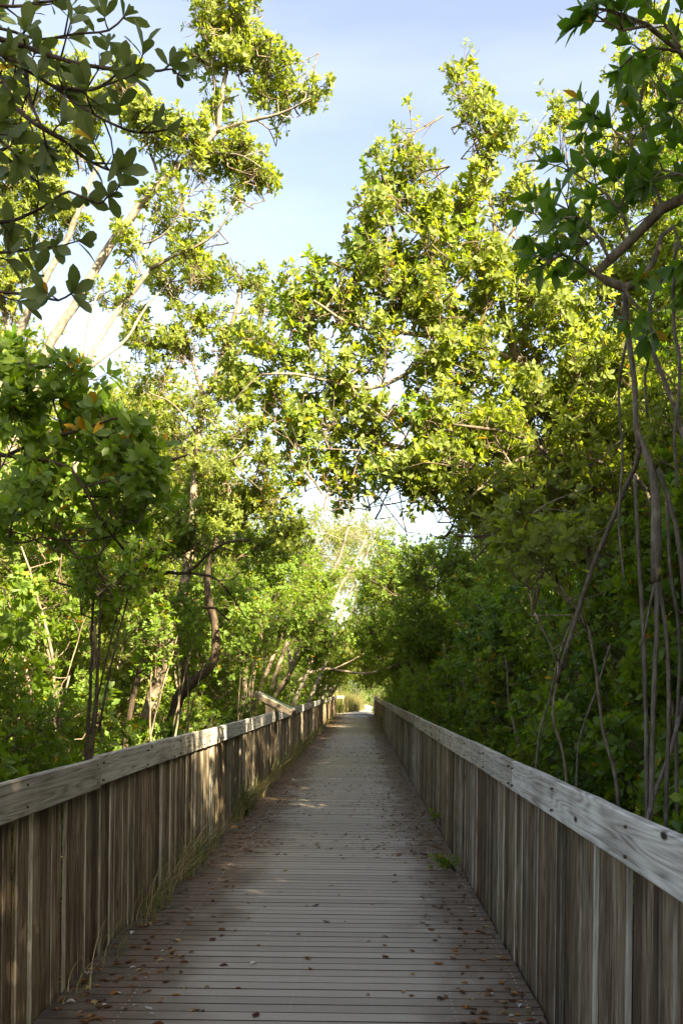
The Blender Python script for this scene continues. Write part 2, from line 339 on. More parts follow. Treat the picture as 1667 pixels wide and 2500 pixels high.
M['dead_grey'] = island_material('dead_leaf_grey', [(0, (0.45, 0.44, 0.40)), (1, (0.60, 0.58, 0.52))])
M['litter'] = island_material('litter', [(0, (0.055, 0.025, 0.014)), (0.4, (0.15, 0.062, 0.026)), (0.75, (0.27, 0.12, 0.045)), (0.92, (0.40, 0.27, 0.11)), (1, (0.45, 0.42, 0.34))])

# ------------------------------------------------------------------ ground, path, boardwalk
DECK_L, DECK_R, DECK_END = -1.636, 0.997, 69.0
def ground_z(x, y):
    t = min(1, max(0, (y-63)/6.0)); t = t*t*(3-2*t)
    base = -0.42*(1-t) - 0.012*t
    n = 0.06*math.sin(x*0.9+y*0.37)+0.05*math.sin(x*0.31-y*0.71+1.3)
    far = max(0.0, (math.hypot(x, y-40)-90)/400.0)
    return base + n*(0.5 if t < 1 else 0.2) + far*2.0 - 0.05*t
xs = sorted(set([-1500, -700, -350, -180, -110, 110, 180, 350, 700, 1500] + [round(-80+2.5*i, 2) for i in range(65)]))
ys = sorted(set([-600, -250, -120, -60, 180, 240, 350, 700, 1600] + [round(-40+2.0*i, 2) for i in range(91)]))
gv = [(x, y, ground_z(x, y)) for y in ys for x in xs]; nx = len(xs)
gf = [(j*nx+i, j*nx+i+1, (j+1)*nx+i+1, (j+1)*nx+i) for j in range(len(ys)-1) for i in range(nx-1)]
gmi = [1 if gv[f[0]][1] > 66 else 0 for f in gf]
tag(mesh_obj('ground', gv, gf, [M['mud'], M['turf']], None, gmi, True), 'dark muddy ground under the mangroves, grassy beyond the boardwalk', None, None, 'structure')

# sandy path that swings right and then left beyond the boardwalk
pc = [(-0.25, 68.6, 1.35), (-0.20, 72, 1.25), (-0.05, 76, 1.0), (0.30, 82, 0.70), (0.62, 90, 0.55), (0.75, 100, 0.55), (0.45, 110, 0.6), (-0.6, 122, 0.7), (-3, 135, 0.8), (-8, 150, 0.8)]
pv = []; pf = []
cen = smooth_path([Vector((a, b, c)) for a, b, c in pc], 1.2)
for i, q in enumerate(cen):
    t = cen[min(i+1, len(cen)-1)] - cen[max(i-1, 0)]; n2 = Vector((-t.y, t.x, 0)).normalized()
    for k, s in enumerate((-1, -0.5, 0, 0.5, 1)):
        ww = q.z*(1+0.10*math.sin(i*1.3+k))
        pp = Vector((q.x, q.y, 0)) + n2*s*-ww
        pv.append((pp.x, pp.y, max(ground_z(pp.x, pp.y), -0.10) + 0.075 + (0.03 if abs(s) < 0.9 else -0.05)))
    if i: pf += [((i-1)*5+k, (i-1)*5+k+1, i*5+k+1, i*5+k) for k in range(4)]
tag(mesh_obj('path', pv, pf, M['sand'], None, None, True), 'pale sandy path curving away beyond the end of the boardwalk', None, None, 'structure')

deck = tag(empty('boardwalk', (0, 0, 0)), 'grey composite plank boardwalk running straight between the fences', None, None, 'structure')
PITCH = 0.1345; GAP = 0.0075
def plank_geo(mb, y0, seed, loc=(0, 0, 0)):
    r = R(seed); a = DECK_L + 0.004 + r.uniform(0, 0.012); b = DECK_R - 0.004 - r.uniform(0, 0.012); w = PITCH - GAP - r.uniform(0, 0.0025); h = 0.025; c = 0.003
    z = r.uniform(-0.0012, 0.0012)
    prof = [(0, -h), (w, -h), (w, -c), (w-c, 0), (c, 0), (0, -c)]
    vs = [(a, y0+p, q+z) for p, q in prof] + [(b, y0+p, q+z) for p, q in prof]
    fs = [(i, (i+1) % 6, 6+(i+1) % 6, 6+i) for i in range(6)] + [(5, 4, 3, 2, 1, 0), (6, 7, 8, 9, 10, 11)]
    mb.add(vs, fs); mb.m[-len(fs):] = [1 if i in (0, 1, 2, 4, 5) else 0 for i in range(len(fs))]
planks = []
for k in range(8):
    mb = MB(); plank_geo(mb, 0, 400+k)
    me = bpy.data.meshes.new('plank'); me.from_pydata(mb.v, [], mb.f); me.materials.append(M['deck']); me.materials.append(M['gap_dirt']); me.polygons.foreach_set('material_index', mb.m); me.update(); planks.append(me)
NPL = 300; Y0 = 1.2
for i in range(NPL):
    o = link('plank', planks[(i*5+i//7) % 8], deck, (0, Y0+i*PITCH, 0))
mb = MB()
i = NPL
while Y0+i*PITCH < DECK_END: plank_geo(mb, Y0+i*PITCH, 900+i % 50); i += 1
for j in range(1, 40): plank_geo(mb, Y0-j*PITCH, 700+j)
tag(mb.build('far_planks', [M['deck'], M['gap_dirt']], deck), kind='stuff')
mb = MB(); rr = R(5)
for jx in (-1.23, -0.79, -0.35, 0.09, 0.52, 0.93):
    for i in range(int((22-Y0)/PITCH)):
        for q in (0.032, 0.098):
            cx = jx+rr.uniform(-0.006, 0.006); cyy = Y0+i*PITCH+q+rr.uniform(-0.005, 0.005); rd = 0.0058; h = 0.0025
            if rr.random() < 0.06: continue
            vs = [(cx+rd*math.cos(a*math.pi/3), cyy+rd*math.sin(a*math.pi/3), -0.001) for a in range(6)] + [(cx+rd*0.7*math.cos(a*math.pi/3), cyy+rd*0.7*math.sin(a*math.pi/3), h) for a in range(6)]
            mb.add(vs, [(a, (a+1) % 6, 6+(a+1) % 6, 6+a) for a in range(6)] + [(6, 7, 8, 9, 10, 11)])
tag(mb.build('screw_heads', M['steel'], deck), kind='stuff')
# joists and a dark bearer under the deck
for jx in (-1.55, -0.79, 0.09, 0.92):
    mb = MB(); mb.box((jx, 33.5, -0.12), (0.045, 70.5, 0.18)); mb.build('joist', M['post_dark'], deck)

# ------------------------------------------------------------------ fences
def picket_verts(w, h, th, c, r, z0):
    prof = [(-w/2+c, 0), (w/2-c, 0), (w/2, c), (w/2, th), (-w/2, th), (-w/2, c)]    # (along, away from deck)
    nz = 4; vs = []; bow = r.uniform(-0.004, 0.004)
    for k in range(nz+1):
        z = z0 + h*k/nz; b = bow*math.sin(math.pi*k/nz)
        vs += [(p+b*0.5, q+b, z) for p, q in prof]
    fs = []
    for k in range(nz):
        for i in range(6): fs.append((k*6+i, k*6+(i+1) % 6, (k+1)*6+(i+1) % 6, (k+1)*6+i))
    fs.append((5, 4, 3, 2, 1, 0)); fs.append(tuple(nz*6+i for i in range(6)))
    return vs, fs
PK = []
for k in range(9):
    r = R(50+k); w = (0.098, 0.122, 0.134, 0.088, 0.128, 0.108, 0.118, 0.138, 0.094)[k]
    vs, fs = picket_verts(w, 1.37, 0.022, 0.006, r, -0.16)
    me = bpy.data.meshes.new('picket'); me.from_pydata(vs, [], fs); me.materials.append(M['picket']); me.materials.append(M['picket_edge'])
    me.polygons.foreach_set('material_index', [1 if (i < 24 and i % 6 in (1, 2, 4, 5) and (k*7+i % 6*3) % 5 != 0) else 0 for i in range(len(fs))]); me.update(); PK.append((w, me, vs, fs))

def rail_board(name, parent, x_in, side, y0, y1, zb, zt, th, seed):
    """long sawn board; x_in = face towards the deck, side = -1 left / +1 right"""
    r = R(seed); n = max(3, int((y1-y0)/0.35)); vs = []; ph = r.uniform(0, 6); dz0 = r.uniform(-0.008, 0.008); dz1 = r.uniform(-0.008, 0.008); sx = r.uniform(-0.005, 0.004)
    for i in range(n+1):
        t = i/n; y = y0+(y1-y0)*t; dz = dz0*(1-t)+dz1*t + 0.003*math.sin(ph+t*4.1); dx = sx+0.005*math.sin(ph*2+t*3.3)
        e = r.uniform(-0.0045, 0.003); c = 0.007
        prof = [(0, zb+c), (c, zb), (th, zb), (th, zt-c+e), (th-c, zt+e), (c, zt+e), (0, zt-c+e)]
        vs += [(side*(p+dx), y - y0, q+dz) for p, q in prof]
    m = 7; fs = []
    for i in range(n):
        for k in range(m):
            f = (i*m+k, i*m+(k+1) % m, (i+1)*m+(k+1) % m, (i+1)*m+k); fs.append(f if side > 0 else f[::-1])
    a = tuple(range(m)); b = tuple(n*m+k for k in range(m)); fs += [a[::-1], b] if side > 0 else [a, b[::-1]]
    return mesh_obj(name, vs, fs, M['rail'], parent, None, False, (x_in, y0, 0))

def fence(name, label, side, x_face, x_rail, joints, skip=None):
    root = tag(empty(name, (0, 0, 0)), label, 'fence')
    r = R(77 if side < 0 else 78); y = 1.6; n = 0; far = MB(); shown = []
    while y < DECK_END:
        k = r.randrange(9); w, me, vs, fs = PK[k]; yc = y+w/2
        gap = r.choice((0.003, 0.005, 0.008, 0.012)); y += w+gap
        if skip and skip[0] < yc < skip[1]: continue
        off = r.choice((0, 0.005, 0.011, 0.018, 0.026)); rz = r.uniform(-0.05, 0.05); tilt = r.uniform(-0.004, 0.004); dz = r.uniform(-0.02, 0.005)
        # local +y of the picket points away from the deck
        mtx = Matrix.Translation((x_face+side*off, yc, dz)) @ Matrix.Rotation(-side*math.pi/2 + rz, 4, 'Z') @ Matrix.Rotation(tilt, 4, 'Y')
        if n < 300:
            o = link('picket', me, root); o.matrix_local = mtx; n += 1
        else:
            far.add([tuple(mtx @ Vector(v)) for v in vs], fs)
    tag(far.build('far_pickets', M['picket'], root), kind='stuff')
    for i in range(len(joints)-1):
        a, b = joints[i], joints[i+1]; g = 0.006
        rb = rail_board('top_rail', root, x_rail, side, a+g, b-g, 1.075, 1.264, 0.040, 300+i*3+(0 if side < 0 else 50))
        if a < 30 and b-a > 1:
            for yy in (0.07, (b-a)*0.25, (b-a)*0.5, (b-a)*0.75, b-a-0.09):
                for zz in (1.115, 1.222):
                    bm_ = MB(); bm_.tube([(-side*0.010, yy, zz), (side*0.004, yy, zz)], [0.0065, 0.0065], 6); bm_.build('bolt', M['bolt'], rb)
    # outer rail and posts on the far side of the pickets
    xo = x_face+side*0.062
    for i in range(len(joints)-1):
        a, b = joints[i]+1.7, joints[i+1]+1.7
        if b > DECK_END: b = DECK_END
        if b-a > 0.5: rail_board('outer_rail', root, xo, side, a+0.003, b-0.003, 1.04, 1.205, 0.036, 700+i)
    for i in range(29):
        yy = 2.0+2.4*i
        if yy > DECK_END: break
        mb = MB(); mb.box((xo+side*0.088, yy, 0.25), (0.09, 0.09, 1.74)); mb.build('post', M['picket'], root)
    return root
SIGN_Y = 18.9
fl = fence('picket_fence', 'weathered picket fence with grey top rail left of the boardwalk, sign rising behind it', -1, DECK_L, -1.598,
      [0.7, 6.16, 11.68, SIGN_Y-0.06, SIGN_Y+0.05, 24.4, 29.9, 35.4, 40.9, 46.4, 51.9, 57.4, 62.9, DECK_END], (SIGN_Y-0.06, SIGN_Y+0.06))
fr = fence('picket_fence', 'weathered picket fence with grey top rail right of the boardwalk', 1, DECK_R, 0.958,
      [0.8, 6.3, 11.8, 17.3, 22.8, 28.3, 33.8, 39.3, 44.8, 50.3, 55.8, 61.3, 66.0, DECK_END])
# short returns of the rails at the far end
for root, x0, x1 in ((fl, -1.62, -1.08), (fr, 0.98, 1.25)):
    mb = MB(); mb.box(((x0+x1)/2, DECK_END+0.06, 1.17), (abs(x1-x0), 0.045, 0.2)); mb.build('end_rail', M['rail'], root)
    mb = MB(); mb.box((x1-0.05*(1 if x1 > x0 else -1), DECK_END+0.10, 0.35), (0.09, 0.09, 1.7)); mb.build('end_post', M['picket'], root)

# ------------------------------------------------------------------ interpretive sign
sg = tag(empty('information_sign', (-1.66, SIGN_Y, -0.4)), 'tilted bronze information panel on a dark post in the left fence', 'sign')
mb = MB(); mb.box((0, 0, 0.87), (0.10, 0.095, 1.74)); mb.build('post', M['post_dark'], sg)
lo = Vector((-1.30+1.66, 0, 1.20+0.4)); hi = Vector((-2.03+1.66, 0, 1.555+0.4)); d = hi-lo; nrm = Vector((-d.z, 0, d.x)).normalized()
if nrm.z < 0: nrm = -nrm
def slab(mb, a, b, n0, n1, yh0, yh1, mi=0):
    A = lo+d*a; B = lo+d*b
    vs = []
    for yy in (yh0, yh1):
        for q in (A+nrm*n0, B+nrm*n0, B+nrm*n1, A+nrm*n1): vs.append((q.x, yy, q.z))
    mb.add(vs, [(3, 2, 1, 0), (4, 5, 6, 7), (0, 1, 5, 4), (1, 2, 6, 5), (2, 3, 7, 6), (3, 0, 4, 7)], mi)
mb = MB(); slab(mb, 0, 1, 0.0, 0.085, -0.09, 0.75); mb.build('panel_box', M['sign_metal'], sg)
mb = MB(); slab(mb, 0.015, 0.985, 0.0875, 0.108, -0.075, 0.735); tp = mb.build('panel_frame', M['sign_top'], sg)
mb = MB(); slab(mb, 0.07, 0.93, 0.1095, 0.112, -0.03, 0.69); mb.build('panel_face', M['sign_face'], tp)
mb = MB(); slab(mb, -0.035, -0.003, -0.012, 0.09, -0.10, 0.76); mb.build('lower_lip', M['post_dark'], sg)
mb = MB()   # gusset plate between box and post
A = lo+d*0.40; B = lo+d*0.66
mb.add([(A.x, -0.06, A.z-0.002), (B.x, -0.06, B.z-0.002), (-0.11, -0.06, 1.58), (0.055, -0.06, 1.58), (A.x, -0.045, A.z-0.002), (B.x, -0.045, B.z-0.002), (-0.11, -0.045, 1.58), (0.055, -0.045, 1.58)],
       [(0, 1, 2, 3), (7, 6, 5, 4), (0, 4, 5, 1), (1, 5, 6, 2), (2, 6, 7, 3), (3, 7, 4, 0)]); mb.build('bracket', M['sign_metal'], sg)

# ------------------------------------------------------------------ foliage kit
# leaf outline: (along, half width); the midrib is folded and the tip droops
LSHAPE = {'A': [(0.0, 0.03), (0.28, 0.30), (0.62, 0.50), (0.86, 0.36), (1.0, 0.0)],
          'B': [(0.0, 0.03), (0.25, 0.33), (0.52, 0.50), (0.80, 0.27), (1.0, 0.0)],
          'C': [(0.0, 0.03), (0.30, 0.40), (0.60, 0.50), (0.85, 0.30), (1.0, 0.0)]}
def leaf_template(kind, wr, fold=0.22, droop=0.12, rows=1):
    s = LSHAPE[kind]; vs = []; fs = []
    b = 0
    for i, (t, w) in enumerate(s):
        z = -droop*t*t
        if i == len(s)-1: vs.append((t, 0, z)); break
        vs += [(t, -w*wr, z+fold*w*wr), (t, 0, z), (t, w*wr, z+fold*w*wr)]
    n = len(s)-1
    for i in range(n-1):
        a = i*3; c = a+3
        fs += [(a, a+1, c+1, c), (a+1, a+2, c+2, c+1)]
    a = (n-1)*3; t = n*3
    fs += [(a, a+1, t), (a+1, a+2, t)]
    return np.array(vs, float), fs
def low_leaf(kind, wr, fold=0.22, droop=0.15):
    s = LSHAPE[kind]
    vs = [(0, 0, 0), (0.33, -0.36*wr, fold*0.36*wr-droop*0.1), (0.70, -0.45*wr, fold*0.45*wr-droop*0.5), (1, 0, -droop), (0.70, 0.45*wr, fold*0.45*wr-droop*0.5), (0.33, 0.36*wr, fold*0.36*wr-droop*0.1), (0.55, 0, -droop*0.3)]
    if kind == 'B':
        vs[2] = (0.64, -0.46*wr, vs[2][2]); vs[4] = (0.64, 0.46*wr, vs[4][2])
    return np.array(vs, float), [(0, 6, 1), (1, 6, 2), (2, 6, 3), (3, 6, 4), (4, 6, 5), (5, 6, 0)]

def perp(v):
    a = Vector((0, 0, 1)) if abs(v.z) < 0.9 else Vector((1, 0, 0))
    return v.cross(a).normalized()
def rosette(leaves, p, d, r, n, ll, spread=(0.6, 1.25)):
    a = perp(d); b = d.cross(a); ph = r.uniform(0, 6.28)
    for i in range(n):
        an = ph+i*2.4+r.uniform(-0.25, 0.25); al = spread[0]+(spread[1]-spread[0])*(i/max(1, n-1))+r.uniform(-0.15, 0.15)
        rad = a*math.cos(an)+b*math.sin(an)
        ld = d*math.cos(al)+rad*math.sin(al)
        nr = d*math.sin(al)-rad*math.cos(al) + Vector((r.uniform(-.25, .25), r.uniform(-.25, .25), r.uniform(-.25, .25)))
        leaves.append((p - d*0.02*(i/n), ld, nr, ll*r.uniform(0.5, 1.22)))
def gen_bough(seed, L, ll, nside, nros, sub=True, bare=0.0):
    r = R(seed); twigs = []; leaves = []
    bend = Vector((r.uniform(-.25, .25), r.uniform(-.25, .25), 0))
    stem = [Vector((bend.x*t*t*L, bend.y*t*t*L, t*L)) + Vector((r.uniform(-1, 1), r.uniform(-1, 1), 0))*0.018*L*(1 if t > 0 else 0) for t in (0, .17, .34, .51, .68, .85, 1)]
    twigs.append((stem, 0.006+0.004*L, 0.0022))
    rosette(leaves, stem[-1], (stem[-1]-stem[-2]).normalized(), r, nros+1, ll)
    for i in range(nside):
        t = 0.16+0.78*(i+r.random()*0.6)/nside; k = min(5, int(t*6)); f = t*6-k
        p = stem[k].lerp(stem[k+1], min(1, f)); an = i*2.4+r.uniform(-.4, .4); al = r.uniform(0.55, 1.0)
        d = Vector((math.cos(an)*math.sin(al), math.sin(an)*math.sin(al), math.cos(al)))
        ln = L*(0.20+0.34*(1-t))*r.uniform(0.7, 1.2)
        q1 = p+d*ln*0.5+Vector((r.uniform(-1, 1), r.uniform(-1, 1), r.uniform(-1, 1)))*ln*0.07
        d2 = (d+Vector((0, 0, 0.45))).normalized(); q2 = q1+d2*ln*0.5
        twigs.append(([p, q1, q2], 0.0042, 0.0018))
        if r.random() < bare: continue
        rosette(leaves, q2, d2, r, nros, ll)
        if sub:
            for s_ in range(r.choice((1, 2, 2, 3))):
                b = p.lerp(q1, r.uniform(0.4, 1.0)) if s_ else q1
                a2 = r.uniform(0, 6.28); pe = perp(d); d3 = (d*0.6+(pe*math.cos(a2)+d.cross(pe)*math.sin(a2))*0.8+Vector((0, 0, .25))).normalized()
                e = b+d3*ln*r.uniform(0.3, 0.55); twigs.append(([b, e], 0.003, 0.0016)); rosette(leaves, e, d3, r, max(3, nros-1), ll*0.95)
        # pairs along the twig
        for s_ in range(2):
            b = q1.lerp(q2, r.uniform(0.1, 0.8)); rosette(leaves, b, d2, r, 2, ll*0.9, (0.8, 1.1))
    return twigs, leaves
def bough_mesh(name, seed, L, kind, ll, wr, nside, nros, leafmat, sub=True, bare=0.0, sides=4, twigmat=None):
    twigs, leaves = gen_bough(seed, L, ll, nside, nros, sub, bare)
    mb = MB()
    for pts, a, b in twigs:
        n = len(pts); mb.tube(pts, [a+(b-a)*i/(n-1) for i in range(n)], sides, 0, False)
    T, F = low_leaf(kind, wr)
    rr = R(seed+9)
    for p, d, nn, l in leaves:
        x = d.normalized(); z = (nn-x*nn.dot(x)); z = z.normalized() if z.length > 1e-4 else perp(x); y = z.cross(x)
        wv = rr.uniform(0.85, 1.15)
        vs = [tuple(p + x*(v[0]*l) + y*(v[1]*l*wv) + z*(v[2]*l)) for v in T]
        mb.add(vs, F, 1)
    me = bpy.data.meshes.new(name); me.from_pydata(mb.v, [], mb.f)
    me.materials.append(twigmat or M['twig']); me.materials.append(leafmat)
    me.polygons.foreach_set('material_index', mb.m); me.polygons.foreach_set('use_smooth', [True]*len(me.polygons)); me.update()
    return me
KIT = {
 'A': [bough_mesh('bough', 10+i, 0.58, 'A', 0.076, 0.52, 9, 6, M['leafA']) for i in range(6)],
 'S': [bough_mesh('bough', 30+i, 0.62, 'A', 0.072, 0.50, 6, 4, M['leafA'], False, 0.45, 4, M['bark']) for i in range(4)],
 'B': [bough_mesh('bough', 50+i, 0.55, 'B', 0.105, 0.42, 6, 6, M['leafB']) for i in range(5)],
 'G': [bough_mesh('bough', 150+i, 0.52, 'A', 0.094, 0.52, 6, 7, M['leafG']) for i in range(5)],
 'C': [bough_mesh('bough', 70+i, 0.60, 'C', 0.064, 0.50, 9, 6, M['leafC']) for i in range(6)],
 'E': [bough_mesh('bough', 90+i, 1.25, 'A', 0.082, 0.52, 13, 7, M['leafA'], True) for i in range(4)],
 'F': [bough_mesh('bough', 110+i, 1.15, 'C', 0.075, 0.50, 13, 7, M['leafC'], True) for i in range(4)],
 'T': [bough_mesh('bough', 130+i, 1.3, 'A', 0.070, 0.50, 9, 3, M['leafA'], False, 0.55, 4, M['bark_pale']) for i in range(3)],
}
KLEN = {'A': 0.58, 'S': 0.62, 'B': 0.55, 'C': 0.6, 'E': 1.25, 'F': 1.15, 'T': 1.3, 'G': 0.52}

def align(d, spin):
    return d.to_track_quat('Z', 'Y').to_matrix().to_4x4() @ Matrix.Rotation(spin, 4, 'Z')

_MA = {}
def mesh_arrays(me):
    if me.name not in _MA:
        co = np.empty(len(me.vertices)*3); me.vertices.foreach_get('co', co); lp = np.empty(len(me.loops), np.int64); me.loops.foreach_get('vertex_index', lp)
        tot = np.empty(len(me.polygons), np.int64); me.polygons.foreach_get('loop_total', tot); mi = np.empty(len(me.polygons), np.int64); me.polygons.foreach_get('material_index', mi)
        _MA[me.name] = (co.reshape(-1, 3), lp, tot, mi)
    return _MA[me.name]
class Tree:
    def __init__(s, name, label, base, seed, cat='tree', group=None, bark='bark'):
        s.r = R(seed); s.base = Vector(base); s.root = tag(empty(name, base), label, cat, group); s.nodes = []; s.rad = []
        s.tr = MB(); s.br = MB(); s.bark = bark; s.nb = 0; s.boughs = []
    def limb(s, pts, r0, r1, n=7, wob=0.006, step=0.12, prof=None):
        path = smooth_path(pts, step, wob, s.r); m = len(path)
        rad = [r0+(r1-r0)*(i/(m-1)) for i in range(m)] if m > 1 else [r0]
        if prof: rad = [q*prof(i/(m-1)) for i, q in enumerate(rad)]
        s.tr.tube([p-s.base for p in path], rad, n, 0, True, 0.10, s.r)
        for p, q in zip(path, rad): s.nodes.append(tuple(p)); s.rad.append(q)
        return path
    def ilimb(s, pts, Y, r0, r1, **k):
        """limb from sight-line points; Y may be one distance or one per point"""
        ys_ = Y if isinstance(Y, (list, tuple)) else [Y]*len(pts)
        if len(ys_) == 2 and len(pts) != 2: ys_ = [ys_[0]+(ys_[1]-ys_[0])*i/(len(pts)-1) for i in range(len(pts))]
        return s.limb([P(a, b, y) for (a, b), y in zip(pts, ys_)], r0, r1, **k)
    def connect(s, p, rmax=0.02, maxd=9.0):
        N_ = np.array(s.nodes); pv = np.array(p); dv = pv-N_; dist = np.linalg.norm(dv, axis=1)
        cost = dist + 0.9*np.maximum(0, -dv[:, 2]) 
        i = int(np.argmin(cost)); q = Vector(s.nodes[i]); dd = (Vector(p)-q).length
        if dd > maxd: return None
        if dd < 0.04: return (Vector(p)-q)
        mid = q.lerp(Vector(p), 0.5) + Vector((s.r.uniform(-.1, .1), s.r.uniform(-.1, .1), s.r.uniform(-.06, .05)))*dd
        path = smooth_path([q, mid, p], max(0.07, dd/5)); m = len(path)
        ra = min(s.rad[i]*0.75, 0.006+0.010*dd, rmax); rb = 0.0055
        rad = [ra+(rb-ra)*k/(m-1) for k in range(m)]
        s.br.tube([x-s.base for x in path], rad, 5, 0, False)
        for x, y in zip(path[1:], rad[1:]): s.nodes.append(tuple(x)); s.rad.append(y)
        return path[-1]-path[-2]
    def blob(s, c, rad, n, kinds, scale=1.0, up=0.5, out=0.9, shell=0.35, maxd=9.0):
        """n boughs inside an ellipsoid"""
        pts = []
        for _ in range(n):
            while True:
                v = Vector((s.r.uniform(-1, 1), s.r.uniform(-1, 1), s.r.uniform(-1, 1)))
                if shell < v.length <= 1 or (v.length <= 1 and s.r.random() < 0.3): break
            pts.append(v)
        pts = [(Vector(c)+Vector((v.x*rad[0], v.y*rad[1], v.z*rad[2])), v) for v in pts]
        pts.sort(key=lambda q: (q[0]-Vector(s.nodes[0])).length)
        for p, v in pts:
            k = s.r.choice(kinds); L = KLEN[k]*scale
            sc = scale*s.r.uniform(0.82, 1.18)
            d = v*out + Vector((0, 0, up)) + Vector((s.r.uniform(-1, 1), s.r.uniform(-1, 1), s.r.uniform(-.7, .7)))*0.45
            if d.length < 0.05: d = Vector((0, 0, 1))
            d.normalize()
            b = p - d*L*0.78
            if s.connect(b, maxd=maxd) is None: continue
            me = s.r.choice(KIT[k]); mtx = Matrix.Translation(b-s.base) @ align(d, s.r.uniform(0, 6.28)) @ Matrix.Scale(sc, 4)
            s.boughs.append((me, mtx))
            s.nb += 1
    def iblob(s, x, y, rx, ry, Y, kinds='A', dens=3.0, depth=None, scale=1.0, **k):
        m = Y/2286.0; c = P(x, y, Y); a, b = rx*m, ry*m
        kl = sum(KLEN[q] for q in kinds)/len(kinds)*scale
        n = max(2, int(1.35*dens*math.pi*a*b/(0.42*kl*kl)+0.5))
        s.blob(c, (a, depth or max(0.35, (a+b)/2), b), n, kinds, scale, maxd=0.75 if Y < 13 else 1.2 if Y < 17 else 9.0, **k)
    def done(s):
        s.r.shuffle(s.boughs)
        for me, mtx in s.boughs[:300]:
            o = link('bough', me, s.root); o.matrix_local = mtx
        rest = s.boughs[300:]
        if rest:
            V = []; F = []; MI = []; base = 0
            mats = [rest[0][0].materials[0]]; 
            for me, mtx in rest:
                co, lp, tot, mi = mesh_arrays(me); A = np.array(mtx)
                V.append(co @ A[:3, :3].T + A[:3, 3]); F.append(lp+base); base += len(co); MI.append((tot, mi, me))
            for me, _ in rest:
                for m_ in me.materials:
                    if m_ not in mats: mats.append(m_)
            V = np.concatenate(V); LP = np.concatenate(F); TOT = np.concatenate([q[0] for q in MI])
            MIX = np.concatenate([np.array([mats.index(m_) for m_ in q[2].materials])[q[1]] for q in MI])
            nm = bpy.data.meshes.new('foliage'); nm.vertices.add(len(V)); nm.vertices.foreach_set('co', V.astype(np.float32).ravel())
            nm.loops.add(len(LP)); nm.loops.foreach_set('vertex_index', LP.astype(np.int32)); nm.polygons.add(len(TOT))
            st = np.zeros(len(TOT), np.int32); st[1:] = np.cumsum(TOT)[:-1]; nm.polygons.foreach_set('loop_start', st)
            for m_ in mats: nm.materials.append(m_)
            nm.polygons.foreach_set('material_index', MIX.astype(np.int32)); nm.polygons.foreach_set('use_smooth', np.ones(len(TOT), bool)); nm.update(calc_edges=True)
            tag(link('foliage', nm, s.root), kind='stuff')
        if s.br.v: s.tr.add(s.br.v, s.br.f)
        if s.tr.v: s.tr.build('trunk', M[s.bark], s.root, True)
        return s.root
ORD = ['nearest', 'second', 'third', 'fourth', 'fifth', 'sixth', 'seventh', 'eighth', 'ninth', 'tenth', 'eleventh', 'twelfth', 'thirteenth', 'fourteenth', 'fifteenth', 'sixteenth', 'seventeenth', 'eighteenth', 'nineteenth', 'twentieth']
ORD += ['twenty-'+q for q in ('first', 'second', 'third', 'fourth', 'fifth', 'sixth', 'seventh', 'eighth', 'ninth')] + ['thirtieth'] + ['thirty-'+q for q in ('first', 'second', 'third', 'fourth', 'fifth', 'sixth', 'seventh', 'eighth', 'ninth')] + ['fortieth']
def nth(k): return ORD[min(k, len(ORD)-1)] + (' ' if k == 0 else ' nearest ')
def gbase(x, y): return (x, y, ground_z(x, y)-0.05)

# ------------------------------------------------------------------ trees left of the boardwalk
# tall leaning tree
b0 = gbase(-5.6, 12.0)
t = Tree('tall_leaning_tree', 'tallest tree on the left, pale trunk leaning right towards the sky gap', b0, 1, bark='bark_pale')
t.limb([Vector(b0), Vector((-5.2, 12, 1.4)), P(10, 1080, 12), P(75, 900, 12), P(110, 800, 12), P(180, 690, 12), P(230, 600, 12), P(300, 500, 12), P(370, 420, 12), P(450, 350, 12), P(500, 296, 12)], 0.088, 0.040, n=9)
t.ilimb([(500, 296), (512, 210), (528, 110), (537, 10), (545, -70)], 12, 0.034, 0.012)
t.ilimb([(490, 305), (560, 281), (640, 262), (690, 240), (712, 226)], [12, 11.6], 0.028, 0.008)
t.ilimb([(500, 296), (495, 200), (470, 110), (465, 40)], [12, 12.5], 0.022, 0.008)
t.ilimb([(370, 420), (350, 360), (330, 310), (300, 270)], [12, 12.6], 0.022, 0.008)
t.ilimb([(450, 350), (520, 352), (560, 360), (600, 385)], [12, 11.5], 0.016, 0.006)
t.ilimb([(300, 500), (330, 560), (395, 520), (430, 450)], [12, 11.6], 0.016, 0.006)
for a in [(520, 40, 80, 75, 3.2), (560, 110, 65, 60, 3.2), (480, 120, 45, 55, 3), (545, -40, 70, 50, 3), (625, 130, 45, 45, 3), (690, 190, 62, 36, 3), (640, 225, 55, 25, 2.6), (500, 215, 40, 45, 1.8),
          (540, 345, 75, 50, 3.2), (590, 385, 45, 40, 3.2), (420, 320, 60, 48, 3.2), (345, 290, 48, 42, 3.2), (460, 385, 50, 35, 2), (310, 240, 40, 50, 2.6)]:
    t.iblob(a[0], a[1], a[2], a[3], 12.0, 'AAAS', a[4]*1.25)
t.iblob(430, 470, 60, 45, 11.8, 'AS', 1.6); t.iblob(350, 520, 40, 40, 12, 'S', 1.0)
t.done()

